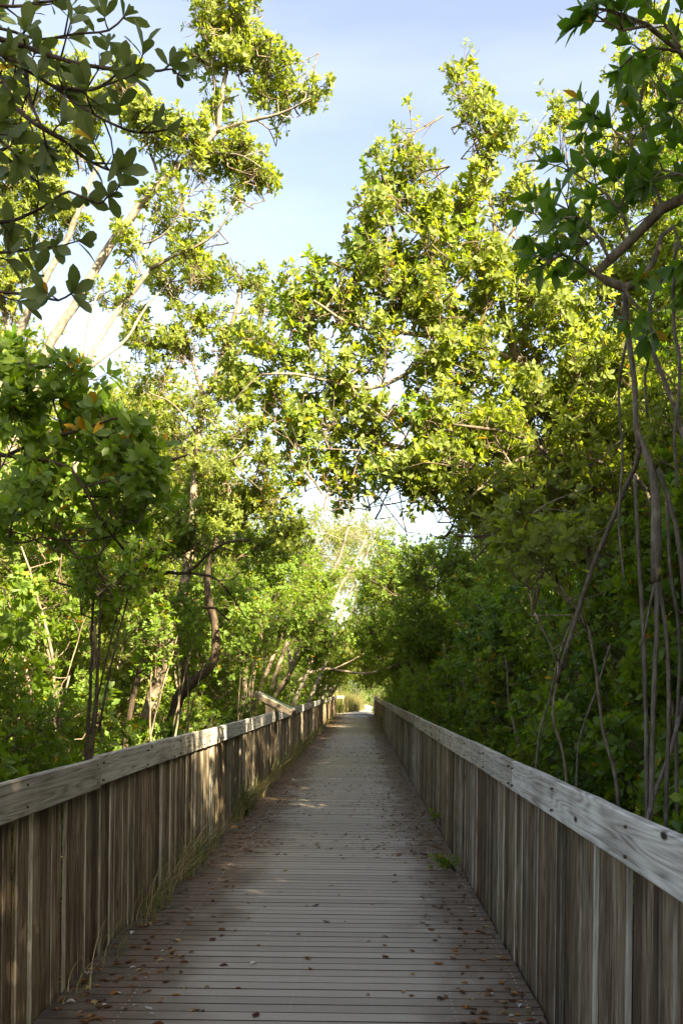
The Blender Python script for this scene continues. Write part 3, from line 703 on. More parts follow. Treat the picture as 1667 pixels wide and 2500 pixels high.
# companion with several thin stems
b0 = gbase(-4.5, 11.2)
t = Tree('slender_tree', 'slender many-stemmed tree with long bare pale branches left of the sky gap', b0, 2, bark='bark_pale')
t.limb([Vector(b0), P(-10, 1520, 11.2), P(31, 1418, 11.2), P(66, 1308, 11.2), P(98, 1268, 11.2), P(150, 1185, 11.3), P(175, 1080, 11.4), P(165, 960, 11.5), P(185, 870, 11.6), P(250, 745, 11.8), P(300, 680, 12), P(345, 618, 12)], 0.062, 0.028, n=8)
t.ilimb([(345, 618), (395, 590), (450, 568), (500, 530), (545, 462)], [12, 11.6], 0.026, 0.006)
t.ilimb([(250, 745), (310, 640), (345, 560), (370, 480)], [11.8, 12.2], 0.018, 0.006)
t.ilimb([(200, 850), (290, 780), (340, 700), (420, 620), (470, 575)], [11.6, 12.4], 0.020, 0.006)
t.ilimb([(185, 870), (215, 700), (270, 620), (320, 555), (330, 500)], [11.6, 12.2], 0.016, 0.005)
for a in [(545, 440, 45, 35, 2), (460, 530, 55, 35, 1.3), (385, 500, 45, 45, 1.3), (300, 600, 50, 40, 1.0), (430, 600, 50, 30, 1.8), (250, 670, 40, 40, 0.9)]:
    t.iblob(a[0], a[1], a[2], a[3], 12.0, 'AS', a[4]*1.2)
t.done()

# upper left tree behind the near branch
b0 = gbase(-6.9, 14)
t = Tree('left_edge_tree', 'sunlit tree at the left edge behind the dark overhanging branch', b0, 3, bark='bark_pale')
t.limb([Vector(b0), Vector((-6.4, 14, 1.5)), P(-60, 1080, 14), P(0, 900, 14), P(32, 810, 14), P(70, 710, 14), P(105, 640, 14), P(150, 560, 14), P(190, 460, 14), P(230, 370, 14)], 0.12, 0.03, n=9)
t.ilimb([(32, 810), (10, 700), (-10, 560), (-20, 420)], [14, 14.5], 0.05, 0.012)
t.ilimb([(105, 640), (90, 520), (60, 400), (40, 280)], [14, 14.5], 0.03, 0.010)
for a in [(40, 250, 70, 70), (100, 340, 70, 70), (20, 400, 70, 80), (170, 320, 50, 60), (220, 230, 50, 60), (60, 500, 70, 70), (280, 180, 40, 50), (130, 440, 50, 50), (20, 620, 50, 60), (30, 700, 40, 40), (170, 480, 40, 40), (-20, 200, 60, 80), (130, 200, 60, 60)]:
    t.iblob(a[0], a[1], a[2], a[3], 14.2, 'AAAS', 3.4)
t.done()

# centre left tree with the straight rough trunk
b0 = gbase(-3.7, 15.5)
t = Tree('rough_trunk_tree', 'tree with rough upright grey trunk and layered crown at the left of the sky gap', b0, 4, bark='bark')
t.limb([Vector(b0), P(340, 1640, 15.5), P(362, 1560, 15.5), P(400, 1430, 15.5), P(428, 1320, 15.5), P(440, 1200, 15.5), P(448, 1100, 15.5), P(455, 1000, 15.5), P(470, 920, 15.5), P(500, 850, 15.5), P(520, 780, 15.5), P(545, 700, 15.5), P(555, 640, 15.5)], 0.125, 0.022, n=9)
t.ilimb([(470, 920), (440, 820), (410, 720), (385, 640)], [15.5, 16], 0.034, 0.010)
t.ilimb([(500, 850), (560, 800), (600, 740), (612, 690)], [15.5, 15], 0.026, 0.008)
t.ilimb([(440, 830), (380, 760), (330, 740)], [15.7, 15.2], 0.02, 0.008)
t.ilimb([(455, 1000), (400, 930), (340, 900)], [15.5, 15], 0.022, 0.008)
t.ilimb([(448, 1100), (520, 1060), (590, 1040)], [15.5, 14.8], 0.022, 0.008)
for a in [(400, 640, 70, 42), (460, 625, 60, 35), (560, 640, 65, 32), (605, 690, 35, 45), (330, 770, 60, 42), (300, 700, 40, 30), (470, 720, 60, 40), (420, 790, 70, 40), (530, 800, 50, 35), (545, 880, 60, 35), (360, 860, 60, 40), (470, 930, 60, 45),
          (540, 980, 70, 45), (600, 1060, 55, 45), (420, 1010, 60, 45), (500, 1080, 70, 45), (340, 960, 60, 45)]:
    t.iblob(a[0], a[1], a[2], a[3], 15.5, 'AAS', 2.6)
for a in [(620, 1140, 60, 45), (540, 1170, 80, 45), (440, 1150, 60, 40), (650, 1220, 60, 45)]:
    t.iblob(a[0], a[1], a[2], a[3], 16.0, 'A', 3.6)
t.done()

# sunlit spray in the middle of the left side with the dark crooked stem
b0 = gbase(-2.9, 11.5)
t = Tree('crooked_tree', 'low spreading tree with dark crooked stem and sunlit yellow-green sprays behind the left fence', b0, 5, bark='bark_dark')
t.limb([Vector(b0), P(300, 1640, 11.5), P(330, 1500, 11.5), P(352, 1380, 11.5), P(372, 1320, 11.5), P(430, 1315, 11.3), P(470, 1280, 11.2), P(520, 1245, 11.0), P(575, 1240, 10.8)], 0.050, 0.012)
t.ilimb([(372, 1320), (340, 1290), (330, 1200), (360, 1140)], [11.5, 11.8], 0.02, 0.008)
t.ilimb([(430, 1315), (500, 1330), (540, 1380), (565, 1420)], [11.3, 11.8], 0.018, 0.007)
t.ilimb([(335, 1425), (400, 1418), (440, 1402), (495, 1396), (525, 1425)], [11.6, 11.4], 0.030, 0.010)
for a in [(480, 1225, 75, 32), (560, 1225, 60, 32), (420, 1250, 55, 30), (340, 1250, 55, 30), (400, 1190, 60, 35), (300, 1300, 50, 32), (360, 1340, 45, 30), (590, 1270, 45, 30)]:
    t.iblob(a[0], a[1], a[2], a[3], 11.3, 'AC', 3.2)
t.done()

# dead dark stump leaning in the hollow
b0 = gbase(-2.75, 14)
t = Tree('dark_trunk', 'thick dark leaning trunk with knuckled top in the hollow behind the left fence', b0, 6, 'trunk', bark='bark_dark')
t.limb([Vector(b0), P(400, 1640, 14), P(440, 1570, 14), P(485, 1530, 14), P(497, 1470, 14), P(488, 1410, 14), P(478, 1370, 14), P(478, 1310, 14.2), P(500, 1240, 14.4)], 0.105, 0.035, n=10)
t.ilimb([(430, 1600), (425, 1520), (412, 1450), (400, 1400)], 14, 0.06, 0.03)
t.limb([P(497, 1450, 14), P(520, 1420, 14), P(560, 1405, 14)], 0.012, 0.005)
t.iblob(510, 1230, 50, 40, 14.6, 'A', 3); t.iblob(575, 1405, 50, 40, 14, 'C', 2.4)
t.done()

# bush with large leaves close on the left
b0 = gbase(-3.1, 6.3)
t = Tree('broadleaf_bush', 'broad-leaved bush close on the left with a few yellow leaves and dark twigs', b0, 7, 'bush', bark='bark_dark')
t.limb([Vector(b0), Vector((-3.0, 6.3, 1.2)), P(-90, 1120, 6.3), P(0, 1046, 6.2), P(60, 1050, 6.1), P(165, 1074, 6.0), P(195, 1120, 6.0), P(235, 1200, 6.1), P(285, 1262, 6.4)], 0.045, 0.007)
t.ilimb([(60, 1048), (72, 1000), (60, 940), (65, 880)], 6.2, 0.013, 0.006)
t.ilimb([(20, 1045), (110, 1010), (190, 985), (260, 962), (325, 952)], [6.2, 5.9], 0.013, 0.005)
t.ilimb([(-80, 1300), (0, 1208), (70, 1165), (140, 1148), (210, 1140)], [6.6, 6.3], 0.02, 0.007)
for a in [(40, 890, 60, 45), (120, 925, 65, 45), (40, 990, 60, 45), (190, 960, 70, 40), (260, 1000, 60, 45), (330, 1045, 48, 42), (110, 1080, 80, 45), (220, 1090, 70, 50), (320, 1110, 50, 42), (40, 1180, 65, 55), (150, 1180, 70, 50), (260, 1170, 60, 42), (170, 880, 40, 35), (20, 820, 30, 30)]:
    t.iblob(a[0], a[1], a[2], a[3], 6.2, 'G', 1.9)
t.done()

# ---------------- generic thicket plants along a line
def thicket(side, x, y, h, seed, kinds, label, group, name='mangrove_shrub', n=16, sc=1.0, cat='shrub', low=0.0, spread=1.2, bark='bark', gaps=0.0):
    r = R(seed); b0 = gbase(x, y)
    t = Tree(name, label, b0, seed, cat, group, bark)
    for k in range(r.choice((2, 3, 3, 4))):
        tx = x+r.uniform(-.7, .7)*spread; ty = y+r.uniform(-.8, .8)*spread; hh = h*r.uniform(0.65, 0.95)
        bx = x+r.uniform(-.25, .25); by = y+r.uniform(-.3, .3)
        t.limb([Vector((bx, by, b0[2])), Vector(((bx*2+tx)/3+r.uniform(-.15, .15), (by*2+ty)/3+r.uniform(-.15, .15), b0[2]+(hh-b0[2])*0.35)), Vector(((bx+tx*2)/3+r.uniform(-.2, .2), (by+ty*2)/3, b0[2]+(hh-b0[2])*0.7)), Vector((tx, ty, hh))], 0.018+0.010*h*r.uniform(.6, 1.1), 0.008, n=6, step=0.2, wob=0.012)
    lo_ = b0[2]+0.2+low
    nb = max(3, int((h-lo_)/0.8))
    for k in range(nb):
        zc = lo_ + (h-lo_)*(k+0.6)/nb
        w = spread*(0.75+0.35*math.sin(math.pi*(k+0.6)/nb))
        t.blob((x+r.uniform(-.25, .25)*spread, y+r.uniform(-.3, .3)*spread, zc), (w*0.85, w*1.1, (h-lo_)/nb*0.75), max(3, int(n/nb)), kinds, sc)
    t.done(); return t
rw = R(321)
# first row behind the left fence
y = 5.2; i = 0; kk = 0
while y < 66:
    hollow = 10.5 < y < 17.5
    h = 2.2 if y < 9 else (1.15 if hollow else (3.2 if y < 34 else 3.4))
    x = -2.75 - rw.uniform(0, 0.35) - (0.15 if y < 9 else 0)
    thicket(-1, x, y, h*rw.uniform(0.9, 1.1), 1000+i, 'CCG' if y < 14 else ('CF' if y < 26 else 'F'), nth(kk)+'of the leafy green shrubs along the outside of the left fence', 'shrubs along the left fence',
            n=(64 if y < 9 else (16 if hollow else (46 if y < 26 else 26))), sc=1.0, spread=0.85 if y < 34 else 1.0)
    y += 1.25 if y < 20 else 1.9; i += 1; kk += 1
# second and third rows, taller, deeper in the wood
y = 6.0; kk = 0
while y < 70:
    h = rw.uniform(3.2, 4.4) if y < 40 else rw.uniform(3.8, 5.0)
    if 9 < y < 19: h = rw.uniform(2.6, 3.4)
    thicket(-1, -4.9-rw.uniform(0, 0.8), y, h, 1200+i, 'F' if y > 12 else 'CF', nth(kk)+'green mangrove in the second row deep in the left wood', 'mangroves in the second row on the left', 'mangrove_tree', 40, 1.0, 'tree', 0.2, 1.5)
    y += 2.4; i += 1; kk += 1
y = 8.0; kk = 0
while y < 80:
    thicket(-1, -8.3-rw.uniform(0, 2.0), y, rw.uniform(4.5, 6.0), 1400+i, 'E', nth(kk)+'tall sunlit mangrove in the back row of the left wood', 'mangroves in the back row on the left', 'mangrove_tree', 36, 1.25, 'tree', 0.6, 2.1, 'bark_pale')
    y += 3.6; i += 1; kk += 1

# pale leaning stems further along on the left
for k, (pts, Y, r0) in enumerate([([(600, 1640), (640, 1590), (668, 1540), (700, 1440), (735, 1360), (775, 1290), (800, 1210)], 29, 0.085),
                                  ([(655, 1660), (685, 1590), (712, 1530), (745, 1430), (780, 1350), (815, 1290), (842, 1230)], 31, 0.075),
                                  ([(700, 1640), (722, 1580), (748, 1520), (775, 1430), (800, 1370), (830, 1300), (850, 1250)], 34, 0.07)]):
    b0 = gbase(P(pts[0][0]-25, 1650, Y).x, Y)
    t = Tree('leaning_tree', ['pale tree leaning over the boardwalk from the left, nearest of three', 'pale tree leaning over the boardwalk from the left, middle of three', 'pale tree leaning over the boardwalk from the left, farthest of three'][k], b0, 60+k, bark='bark_pale', group='pale leaning trees on the left')
    t.limb([Vector(b0)]+[P(a, b, Y) for a, b in pts], r0, 0.035, n=8)
    t.limb([P(pts[2][0], pts[2][1], Y), P(pts[2][0]-5, pts[2][1]-90, Y+.4), P(pts[2][0]+15, pts[2][1]-190, Y+.6)], 0.06, 0.02)
    e = pts[-1]
    for a in [(e[0]-10, e[1]-20, 45, 30), (e[0]-60, e[1]+40, 40, 30), (e[0]+20, e[1]-60, 30, 25)]: t.iblob(a[0], a[1], a[2], a[3], Y, 'T', 2.0)
    t.done()

# domed green canopy on the left in the middle distance
for k, (x, y_, rx, ry, Y) in enumerate([(560, 1380, 110, 70, 20), (680, 1400, 90, 75, 23), (620, 1310, 80, 50, 21), (720, 1460, 70, 60, 27), (715, 1350, 60, 50, 26), (650, 1270, 70, 40, 22)]):
    c = P(x, y_, Y); b0 = gbase(min(c.x-0.4, -2.6), Y)
    t = Tree('domed_mangrove', ['green domed crown above the left fence beside the hollow', 'green domed crown above the tilted sign', 'green domed crown topping the left thicket below the sky gap', 'green domed crown reaching towards the tunnel from the left', 'green domed crown left of the pale leaning trunks', 'small crown under the rough-trunked tree at the edge of the far gap'][k], b0, 70+k, bark='bark')
    t.limb([Vector(b0), Vector(b0)+Vector((0.1, 0, 1.5)), c-Vector((0.3, 0, 0.5)), c+Vector((0, 0, 0.3))], 0.09, 0.03)
    t.limb([Vector(b0)+Vector((0, 0, .1)), Vector(b0)+Vector((-0.5, .3, 1.7)), c+Vector((-1.0, 0.3, 0))], 0.06, 0.02)
    t.iblob(x, y_, rx, ry, Y, 'CF', 5.5)
    t.done()

# ------------------------------------------------------------------ trees right of the boardwalk
b0 = gbase(4.3, 9.6)
t = Tree('overhanging_tree', 'largest tree on the right, olive-green crown arching over the boardwalk towards the sky gap', b0, 8, bark='bark')
YR = 9.4
t.limb([Vector(b0), P(1640, 1700, 9.6), P(1520, 1480, 9.5), P(1400, 1370, YR), P(1330, 1298, YR), P(1263, 1222, YR), P(1190, 1140, YR), P(1110, 1085, YR), P(1020, 1050, YR), P(930, 1030, YR), P(840, 1008, YR), P(760, 985, YR), P(690, 965, YR)], 0.088, 0.016, n=10)
t.ilimb([(1400, 1370), (1370, 1230), (1345, 1100), (1312, 1000), (1270, 950), (1230, 895), (1192, 830), (1165, 775), (1152, 700), (1140, 630), (1136, 530), (1112, 400), (1090, 330), (1082, 290)], [YR, 9.9], 0.062, 0.010)
t.ilimb([(1192, 830), (1120, 803), (1040, 782), (960, 768), (880, 758), (800, 742), (720, 690)], [9.7, 9.0], 0.030, 0.010)
t.ilimb([(985, 775), (945, 680), (925, 600), (900, 520), (880, 440), (895, 390), (915, 350)], [9.4, 9.6], 0.028, 0.008)
t.ilimb([(1140, 640), (1080, 600), (1010, 540), (975, 470)], [9.7, 9.5], 0.022, 0.008)
t.ilimb([(1145, 600), (1200, 480), (1222, 410), (1235, 350)], [9.7, 9.9], 0.020, 0.006)
t.ilimb([(1112, 400), (1140, 350), (1150, 300)], [9.8, 9.8], 0.012, 0.005)
t.ilimb([(1040, 782), (930, 860), (850, 890), (770, 880), (680, 860), (600, 860)], [9.4, 9.0], 0.026, 0.008)
t.ilimb([(1500, 1300), (1480, 1120), (1400, 1070), (1330, 1050), (1250, 1042), (1190, 1055), (1130, 1095), (1070, 1150)], [9.2, 9.0], 0.030, 0.010)
t.ilimb([(1345, 1110), (1300, 1070), (1210, 1010), (1120, 985), (1040, 975)], [9.2, 8.8], 0.030, 0.010)
for a in [(560, 868, 42, 40), (635, 800, 65, 55), (640, 900, 55, 45), (700, 725, 62, 52), (725, 645, 45, 38), (760, 850, 75, 55), (680, 985, 62, 50), (780, 960, 75, 52), (710, 1055, 55, 35), (780, 1095, 70, 34), (860, 1055, 65, 42), (880, 945, 75, 52), (860, 800, 75, 55), (800, 690, 65, 52), (835, 590, 62, 52), (850, 480, 55, 48), (905, 560, 60, 50), (925, 660, 70, 55),
          (885, 395, 42, 40), (935, 300, 30, 36), (965, 360, 45, 45), (965, 455, 65, 55), (1000, 560, 75, 60), (1000, 690, 75, 60), (990, 820, 80, 60), (990, 940, 80, 60), (960, 1050, 75, 50), (955, 1140, 40, 32), (900, 1110, 55, 32)]:
    t.iblob(a[0], a[1], a[2], a[3], 9.3, 'AAAAACS', 3.6)
for a in [(1110, 570, 75, 55), (1100, 690, 80, 60), (1100, 820, 80, 60), (1110, 950, 80, 60), (1090, 1070, 80, 55), (1050, 1180, 70, 45), (1060, 480, 60, 45),
          (1200, 640, 80, 60), (1220, 780, 80, 65), (1230, 920, 80, 65), (1220, 1060, 80, 55), (1180, 1170, 80, 50), (1310, 720, 70, 60), (1330, 860, 75, 65), (1345, 1000, 75, 65), (1320, 1140, 80, 60), (1430, 850, 70, 65), (1440, 1000, 70, 65), (1430, 1150, 70, 60), (1000, 1090, 80, 40), (1120, 1130, 80, 45), (1250, 1170, 80, 45), (1350, 1230, 80, 45), (1050, 1010, 70, 45), (1170, 1000, 70, 45), (1280, 990, 70, 45), (1200, 1230, 70, 40)]:
    t.iblob(a[0], a[1], a[2], a[3], 9.6, 'A', 3.2)
for a in [(1150, 1000, 70, 45), (1250, 1010, 70, 45), (1350, 1040, 70, 50), (1180, 1090, 70, 45), (1300, 1110, 70, 50), (1420, 1100, 60, 50), (1100, 1160, 60, 40), (1230, 1180, 70, 40), (1340, 1200, 60, 40), (1060, 1060, 60, 40)]:
    t.iblob(a[0], a[1], a[2], a[3], 8.9, 'A', 1.5)
for a in [(1064, 165, 30, 32), (1068, 205, 40, 36), (1080, 245, 52, 42), (1100, 310, 58, 42), (1115, 400, 62, 45), (1150, 300, 30, 34), (1205, 420, 45, 40), (1235, 310, 34, 34), (1160, 480, 55, 40)]:
    t.iblob(a[0], a[1], a[2], a[3], 9.8, 'AAS', 2.6, scale=0.85)
t.done()

# sunlit tree behind at the right edge
b0 = gbase(6.2, 12.5)
t = Tree('right_edge_tree', 'sunlit tree at the right edge behind the dark-leaved mangrove', b0, 9, bark='bark')
t.limb([Vector(b0), P(1650, 1400, 12.5), P(1600, 1000, 12.5), P(1540, 700, 12.5), P(1500, 450, 12.5), P(1480, 200, 12.5)], 0.13, 0.02, n=9)
t.ilimb([(1540, 700), (1440, 560), (1380, 420), (1320, 310)], [12.5, 12], 0.04, 0.010)
t.ilimb([(1600, 950), (1480, 800), (1400, 700), (1350, 600)], [12.5, 12], 0.04, 0.010)
for a in [(1310, 290, 48, 42), (1350, 370, 60, 55), (1420, 300, 60, 55), (1440, 200, 55, 50), (1500, 110, 60, 60), (1540, 220, 60, 70), (1400, 480, 70, 60), (1320, 560, 60, 60), (1490, 400, 70, 70), (1500, 560, 70, 70), (1400, 640, 80, 60), (1540, 720, 60, 80), (1460, 760, 70, 60), (1560, 900, 60, 80)]:
    t.iblob(a[0], a[1], a[2], a[3], 12.3, 'AAE', 3.0)
t.done()
# right-hand wall
y = 4.6; i = 0; kk = 0
while y < 66:
    h = 2.0 if y < 7 else (2.8 if y < 9 else (3.0 if y < 16 else 3.6))
    x = 2.15 + rw.uniform(0, 0.35) + (0.25 if y < 7 else 0)
    thicket(1, x, y, h*rw.uniform(0.92, 1.1), 2000+i, 'GGB' if y < 8 else ('GGBC' if y < 18 else ('CG' if y < 26 else 'F')), nth(kk)+'of the leafy dark green shrubs along the outside of the right fence', 'shrubs along the right fence',
            n=(60 if y < 16 else (60 if y < 26 else 34)), sc=1.0, spread=0.85 if y < 34 else 1.0)
    y += 1.25 if y < 20 else 1.9; i += 1; kk += 1
y = 4.5; kk = 0
while y < 70:
    h = rw.uniform(5.2, 5.8) if y < 8.0 else rw.uniform(8.0, 8.8) if y < 20 else rw.uniform(5.2, 6.6) if y < 40 else rw.uniform(5.0, 6.0)
    thicket(1, 4.3+rw.uniform(0, 0.8), y, h, 2200+i, 'F', nth(kk)+'green mangrove in the second row deep in the right wood', 'mangroves in the second row on the right', 'mangrove_tree', 150, 1.0, 'tree', 0.2, 1.5)
    y += 2.4; i += 1; kk += 1
y = 6.0; kk = 0
while y < 80:
    thicket(1, 7.8+rw.uniform(0, 2.0), y, rw.uniform(7.0, 8.8), 2400+i, 'E', nth(kk)+'tall mangrove in the back row of the right wood', 'mangroves in the back row on the right', 'mangrove_tree', 60, 1.25, 'tree', 0.6, 2.1)
    y += 3.4; i += 1; kk += 1
for k, (x, y_, h) in enumerate([(-3.9, 10.2, 4.4), (-4.5, 13, 5.4), (-3.7, 13.6, 4.4)]):
    thicket(-1, x, y_, h, 3300+k, 'AAC', nth(k)+'of the sunlit yellow-green trees just behind the broad-leaved bush', 'sunlit trees behind the near left bush', 'mangrove_tree', 90, 1.0, 'tree', 1.2, 1.0)
# sunlit trees standing further back, filling the view between the nearer crowns
for k, (x, y_, h) in enumerate([(-6.6, 19, 7.4), (-8.6, 23, 8.6), (-6.2, 25, 8.0), (-10.5, 27, 9.5), (-5.4, 31, 8.4), (-8, 33, 9.4), (-4.6, 39, 9.2), (-6.6, 44, 10.0), (-4.6, 18.6, 6.8), (-3.8, 22, 7.6), (-4.0, 27, 8.2), (-6.9, 21.5, 9.2), (-5.7, 24, 9.0), (-5.3, 20, 7.8)]):
    thicket(-1, x, y_, h, 3000+k, 'E', nth(k)+'tall sunlit yellow-green tree in the left background behind the pale trunks', 'sunlit background trees on the left', 'background_tree', 90, 1.05, 'tree', 1.2, 1.7, 'bark_pale')
for k, (x, y_, h) in enumerate([(4.6, 14.5, 7.6), (6.6, 17, 9.2), (4.4, 19, 7.6), (7.2, 22, 10), (5.0, 24, 8.2), (8.5, 28, 11), (4.6, 31, 7.8)]):
    thicket(1, x, y_, h, 3100+k, 'E', nth(k)+'tall olive tree in the right background behind the overhanging tree', 'sunlit background trees on the right', 'background_tree', 110, 1.05, 'tree', 1.2, 1.7)
for k, (x, y_, h) in enumerate([(3.3, 6.2, 3.8), (2.9, 8.4, 4.5), (2.8, 10.5, 4.8), (2.9, 12.7, 4.9), (3.0, 15.0, 4.9)]):
    thicket(1, x, y_, h, 3200+k, 'GGC' if k == 0 else 'AAAC', nth(k)+'leafy mangrove between the right fence shrubs and the second row', 'leafy mangroves close behind the right fence', 'mangrove_tree', 90, 1.0, 'tree', 0.8, 1.05)
thicket(1, 2.75, 7.0, 4.9, 3290, 'GA', 'narrow leafy mangrove behind the hanging roots at the right edge', None, 'mangrove_tree', 60, 1.0, 'tree', 1.4, 0.7)
# tall trees beside and behind the photographer whose shade covers the near boardwalk
for k, (x, y_, h) in enumerate([(4.2, 0.6, 8.0), (4.6, -3.2, 10.0), (5.4, -7.5, 10.0), (7.5, 2.0, 9.0), (8.2, -3.0, 9.5), (9, -9, 9.5), (3.3, 2.6, 6.5), (3.4, -1.2, 9.0), (5.8, 4.0, 6.5)]):
    thicket(1, x, y_, h, 2600+k, 'E', 'tall shade tree right of the boardwalk beside the photographer', 'shade trees out of view on the right', 'shade_tree', 120, 1.35, 'tree', 1.5, 1.9)

# dome on the right that closes the tunnel
for k, (x, y_, rx, ry, Y) in enumerate([(930, 1330, 110, 80, 26), (1030, 1300, 110, 80, 22), (880, 1420, 85, 75, 31), (980, 1440, 110, 80, 24), (900, 1500, 60, 50, 38)]):
    c = P(x, y_, Y); b0 = gbase(max(c.x+0.9, 2.4), Y)
    t = Tree('domed_mangrove', ['rounded dark green crown bulging over the right fence below the sky gap', 'rounded green crown right of the bulging one, against the overhanging tree', 'rounded crown lower down where the right trees reach over the far boardwalk', 'dense crown hanging low behind the middle of the right fence', 'far crown closing the right side of the tunnel'][k], b0, 80+k, bark='bark_dark')
    t.limb([Vector(b0), Vector(b0)+Vector((-0.1, 0, 1.5)), c-Vector((-0.3, 0, 0.5)), c+Vector((0, 0, 0.3))], 0.10, 0.03)
    t.limb([Vector(b0)+Vector((0, 0, .1)), Vector(b0)+Vector((0.4, .3, 1.7)), c+Vector((0.9, 0.3, 0))], 0.06, 0.02)
    t.iblob(x, y_, rx, ry, Y, 'CF', 5.5)
    t.done()
# crowns meeting over the far boardwalk
for k, (x, Y, z, rx, rz, side) in enumerate([(0.9, 40, 4.3, 1.7, 1.3, 1), (-1.3, 44, 4.2, 1.7, 1.1, -1), (0.6, 48, 4.1, 1.9, 1.3, 1), (-1.0, 52, 4.1, 1.9, 1.2, -1), (0.6, 56, 4.1, 2.1, 1.3, 1), (-0.4, 60, 4.2, 2.3, 1.3, -1), (0.4, 64, 4.4, 2.4, 1.3, 1)]):
    b0 = gbase(2.5 if side > 0 else -3.0, Y)
    t = Tree('arching_mangrove', nth(k)+'of the mangroves arching over the far boardwalk to form the tunnel', b0, 90+k, group='mangroves forming the tunnel', bark='bark_dark')
    t.limb([Vector(b0), Vector(b0)+Vector((-0.2*side, 0, 1.8)), Vector((x+0.5*side, Y, z-0.6)), Vector((x-1.2*side, Y, z+0.1))], 0.11, 0.03)
    t.blob((x, Y, z-0.7), (rx, 1.8, rz), 90, 'EF', 1.1, out=1.0, up=0.2)
    t.blob((1.9*side+0.2, Y+1, 2.6), (0.8, 1.6, 1.2), 14, 'F', 1.0)
    t.done()
t = Tree('fallen_branch', 'long bare branch reaching low across the boardwalk inside the tunnel', P(650, 1640, 37), 99, 'branch', bark='bark')
t.ilimb([(640, 1640), (690, 1560), (740, 1537), (790, 1541), (840, 1546), (900, 1530), (965, 1500)], [36, 38], 0.07, 0.02)
t.ilimb([(762, 1538), (820, 1510), (870, 1475)], 37.5, 0.03, 0.01)
t.done()
# tall thin pale trees seen through the gap above the tunnel
for k, (x, Y, top) in enumerate([(735, 52, 1190), (790, 56, 1170), (845, 60, 1200), (700, 60, 1215), (900, 64, 1225)]):
    c = P(x, top, Y); b0 = gbase(c.x-1.2 if k != 4 else c.x+1.5, Y)
    if abs(b0[0]) < 2.3: b0 = gbase(-2.5 if b0[0] < 0.3 else 2.5, Y)
    t = Tree('thin_pale_tree', ['leftmost but one', 'middle', 'second from right', 'leftmost', 'rightmost'][k]+' of the thin pale sunlit trees in the far gap above the tunnel', b0, 120+k, group='thin pale trees in the far gap', bark='bark_pale')
    h = c.z
    for q in range(4):
        e = c+Vector((t.r.uniform(-1.4, 1.4), t.r.uniform(-.8, .8), t.r.uniform(-2.2, -0.4)))
        t.limb([Vector(b0), Vector(b0).lerp(e, 0.4)+Vector((t.r.uniform(-.3, .3), 0, 0)), e], 0.11, 0.02, n=6, step=0.5, wob=0.03)
    t.blob(c-Vector((0, 0, 1.0)), (1.7, 1.4, 1.5), 40, 'TEE', 1.0); t.blob(c-Vector((0, 0, 3.4)), (1.7, 1.4, 1.7), 36, 'TEE', 1.0)
    t.done()
# sunlit bushes and trees beyond the boardwalk
for k in range(16):
    x = -14+k*2.0+rw.uniform(-.5, .5); Y = 92+rw.uniform(0, 22) + (8 if abs(x-1) < 3 else 0)
    thicket(0, x, Y, rw.uniform(4.5, 7.0), 2700+k, 'F', 'sunlit pale green bush beyond the end of the path', 'sunlit bushes beyond the boardwalk', 'sunlit_bush', 50, 1.7, 'bush', 0.0, 2.2)
for k, (x, Y, h) in enumerate([(-3.4, 73, 2.6), (-4.8, 78, 3.2), (3.0, 74, 2.8), (4.4, 80, 3.4), (2.4, 84, 2.0)]):
    thicket(0, x, Y, h, 2800+k, 'F', ['green bush at the left end of the boardwalk', 'larger green bush left behind the boardwalk end', 'green bush at the right end of the boardwalk', 'larger green bush right behind the boardwalk end', 'low bush beside the bend of the path'][k], None, 'path_bush', 26, 1.0, 'bush', 0.0, 1.0)

# ------------------------------------------------------------------ far tall grass beside the path
def grass_mesh(name, seed, n, spread, hmin, hmax, lean, mats, width=0.006, seg=4, dirx=0.0, oval=(1, 1)):
    r = R(seed); mb = MB()
    for i in range(n):
        an = r.uniform(0, 6.28); rd = spread*math.sqrt(r.random()); bx, by = rd*math.cos(an)*oval[0], rd*math.sin(an)*oval[1]
        h = r.uniform(hmin, hmax); la = r.uniform(0, 6.28); ln = lean*h*r.uniform(0.3, 1.2)
        dx, dy = math.cos(la)*ln+dirx*h*r.uniform(0.2, 1.0), math.sin(la)*ln; px, py = -math.sin(la), math.cos(la)
        vs = []; w0 = width*r.uniform(.6, 1.3)
        for k in range(seg+1):
            t_ = k/seg; w = w0*(1-t_)+0.0008; cx = bx+dx*t_*t_; cy_ = by+dy*t_*t_; cz = h*(t_-0.28*abs(lean)*t_*t_*t_)
            vs += [(cx-px*w, cy_-py*w, cz), (cx+px*w, cy_+py*w, cz)]
        mb.add(vs, [(2*k, 2*k+1, 2*k+3, 2*k+2) for k in range(seg)], r.choice(range(len(mats))))
    me = bpy.data.meshes.new(name); me.from_pydata(mb.v, [], mb.f)
    for m in mats: me.materials.append(m)
    me.polygons.foreach_set('material_index', mb.m); me.polygons.foreach_set('use_smooth', [True]*len(me.polygons)); me.update(); return me
gm = [grass_mesh('grass_clump', 20+i, 420, 0.55, 0.7, 1.7, 0.35, [M['grass_far'], M['grass_far'], M['grass_red']], 0.010) for i in range(3)]
rg = R(8)
spots = [(-1.35, 72.4, 1.0), (-0.95, 73.4, 1.05), (-1.5, 74.5, 1.1), (-0.55, 75.6, 0.95), (-1.0, 76.6, 1.1), (-0.25, 78.6, 0.9), (-0.7, 80, 1.1), (-1.9, 78, 1.2), (0.0, 84, 0.9), (-0.5, 88, 1.1), (1.55, 76, 0.7), (1.6, 80, 0.8), (1.7, 86, 0.9), (1.9, 92, 1.0)]
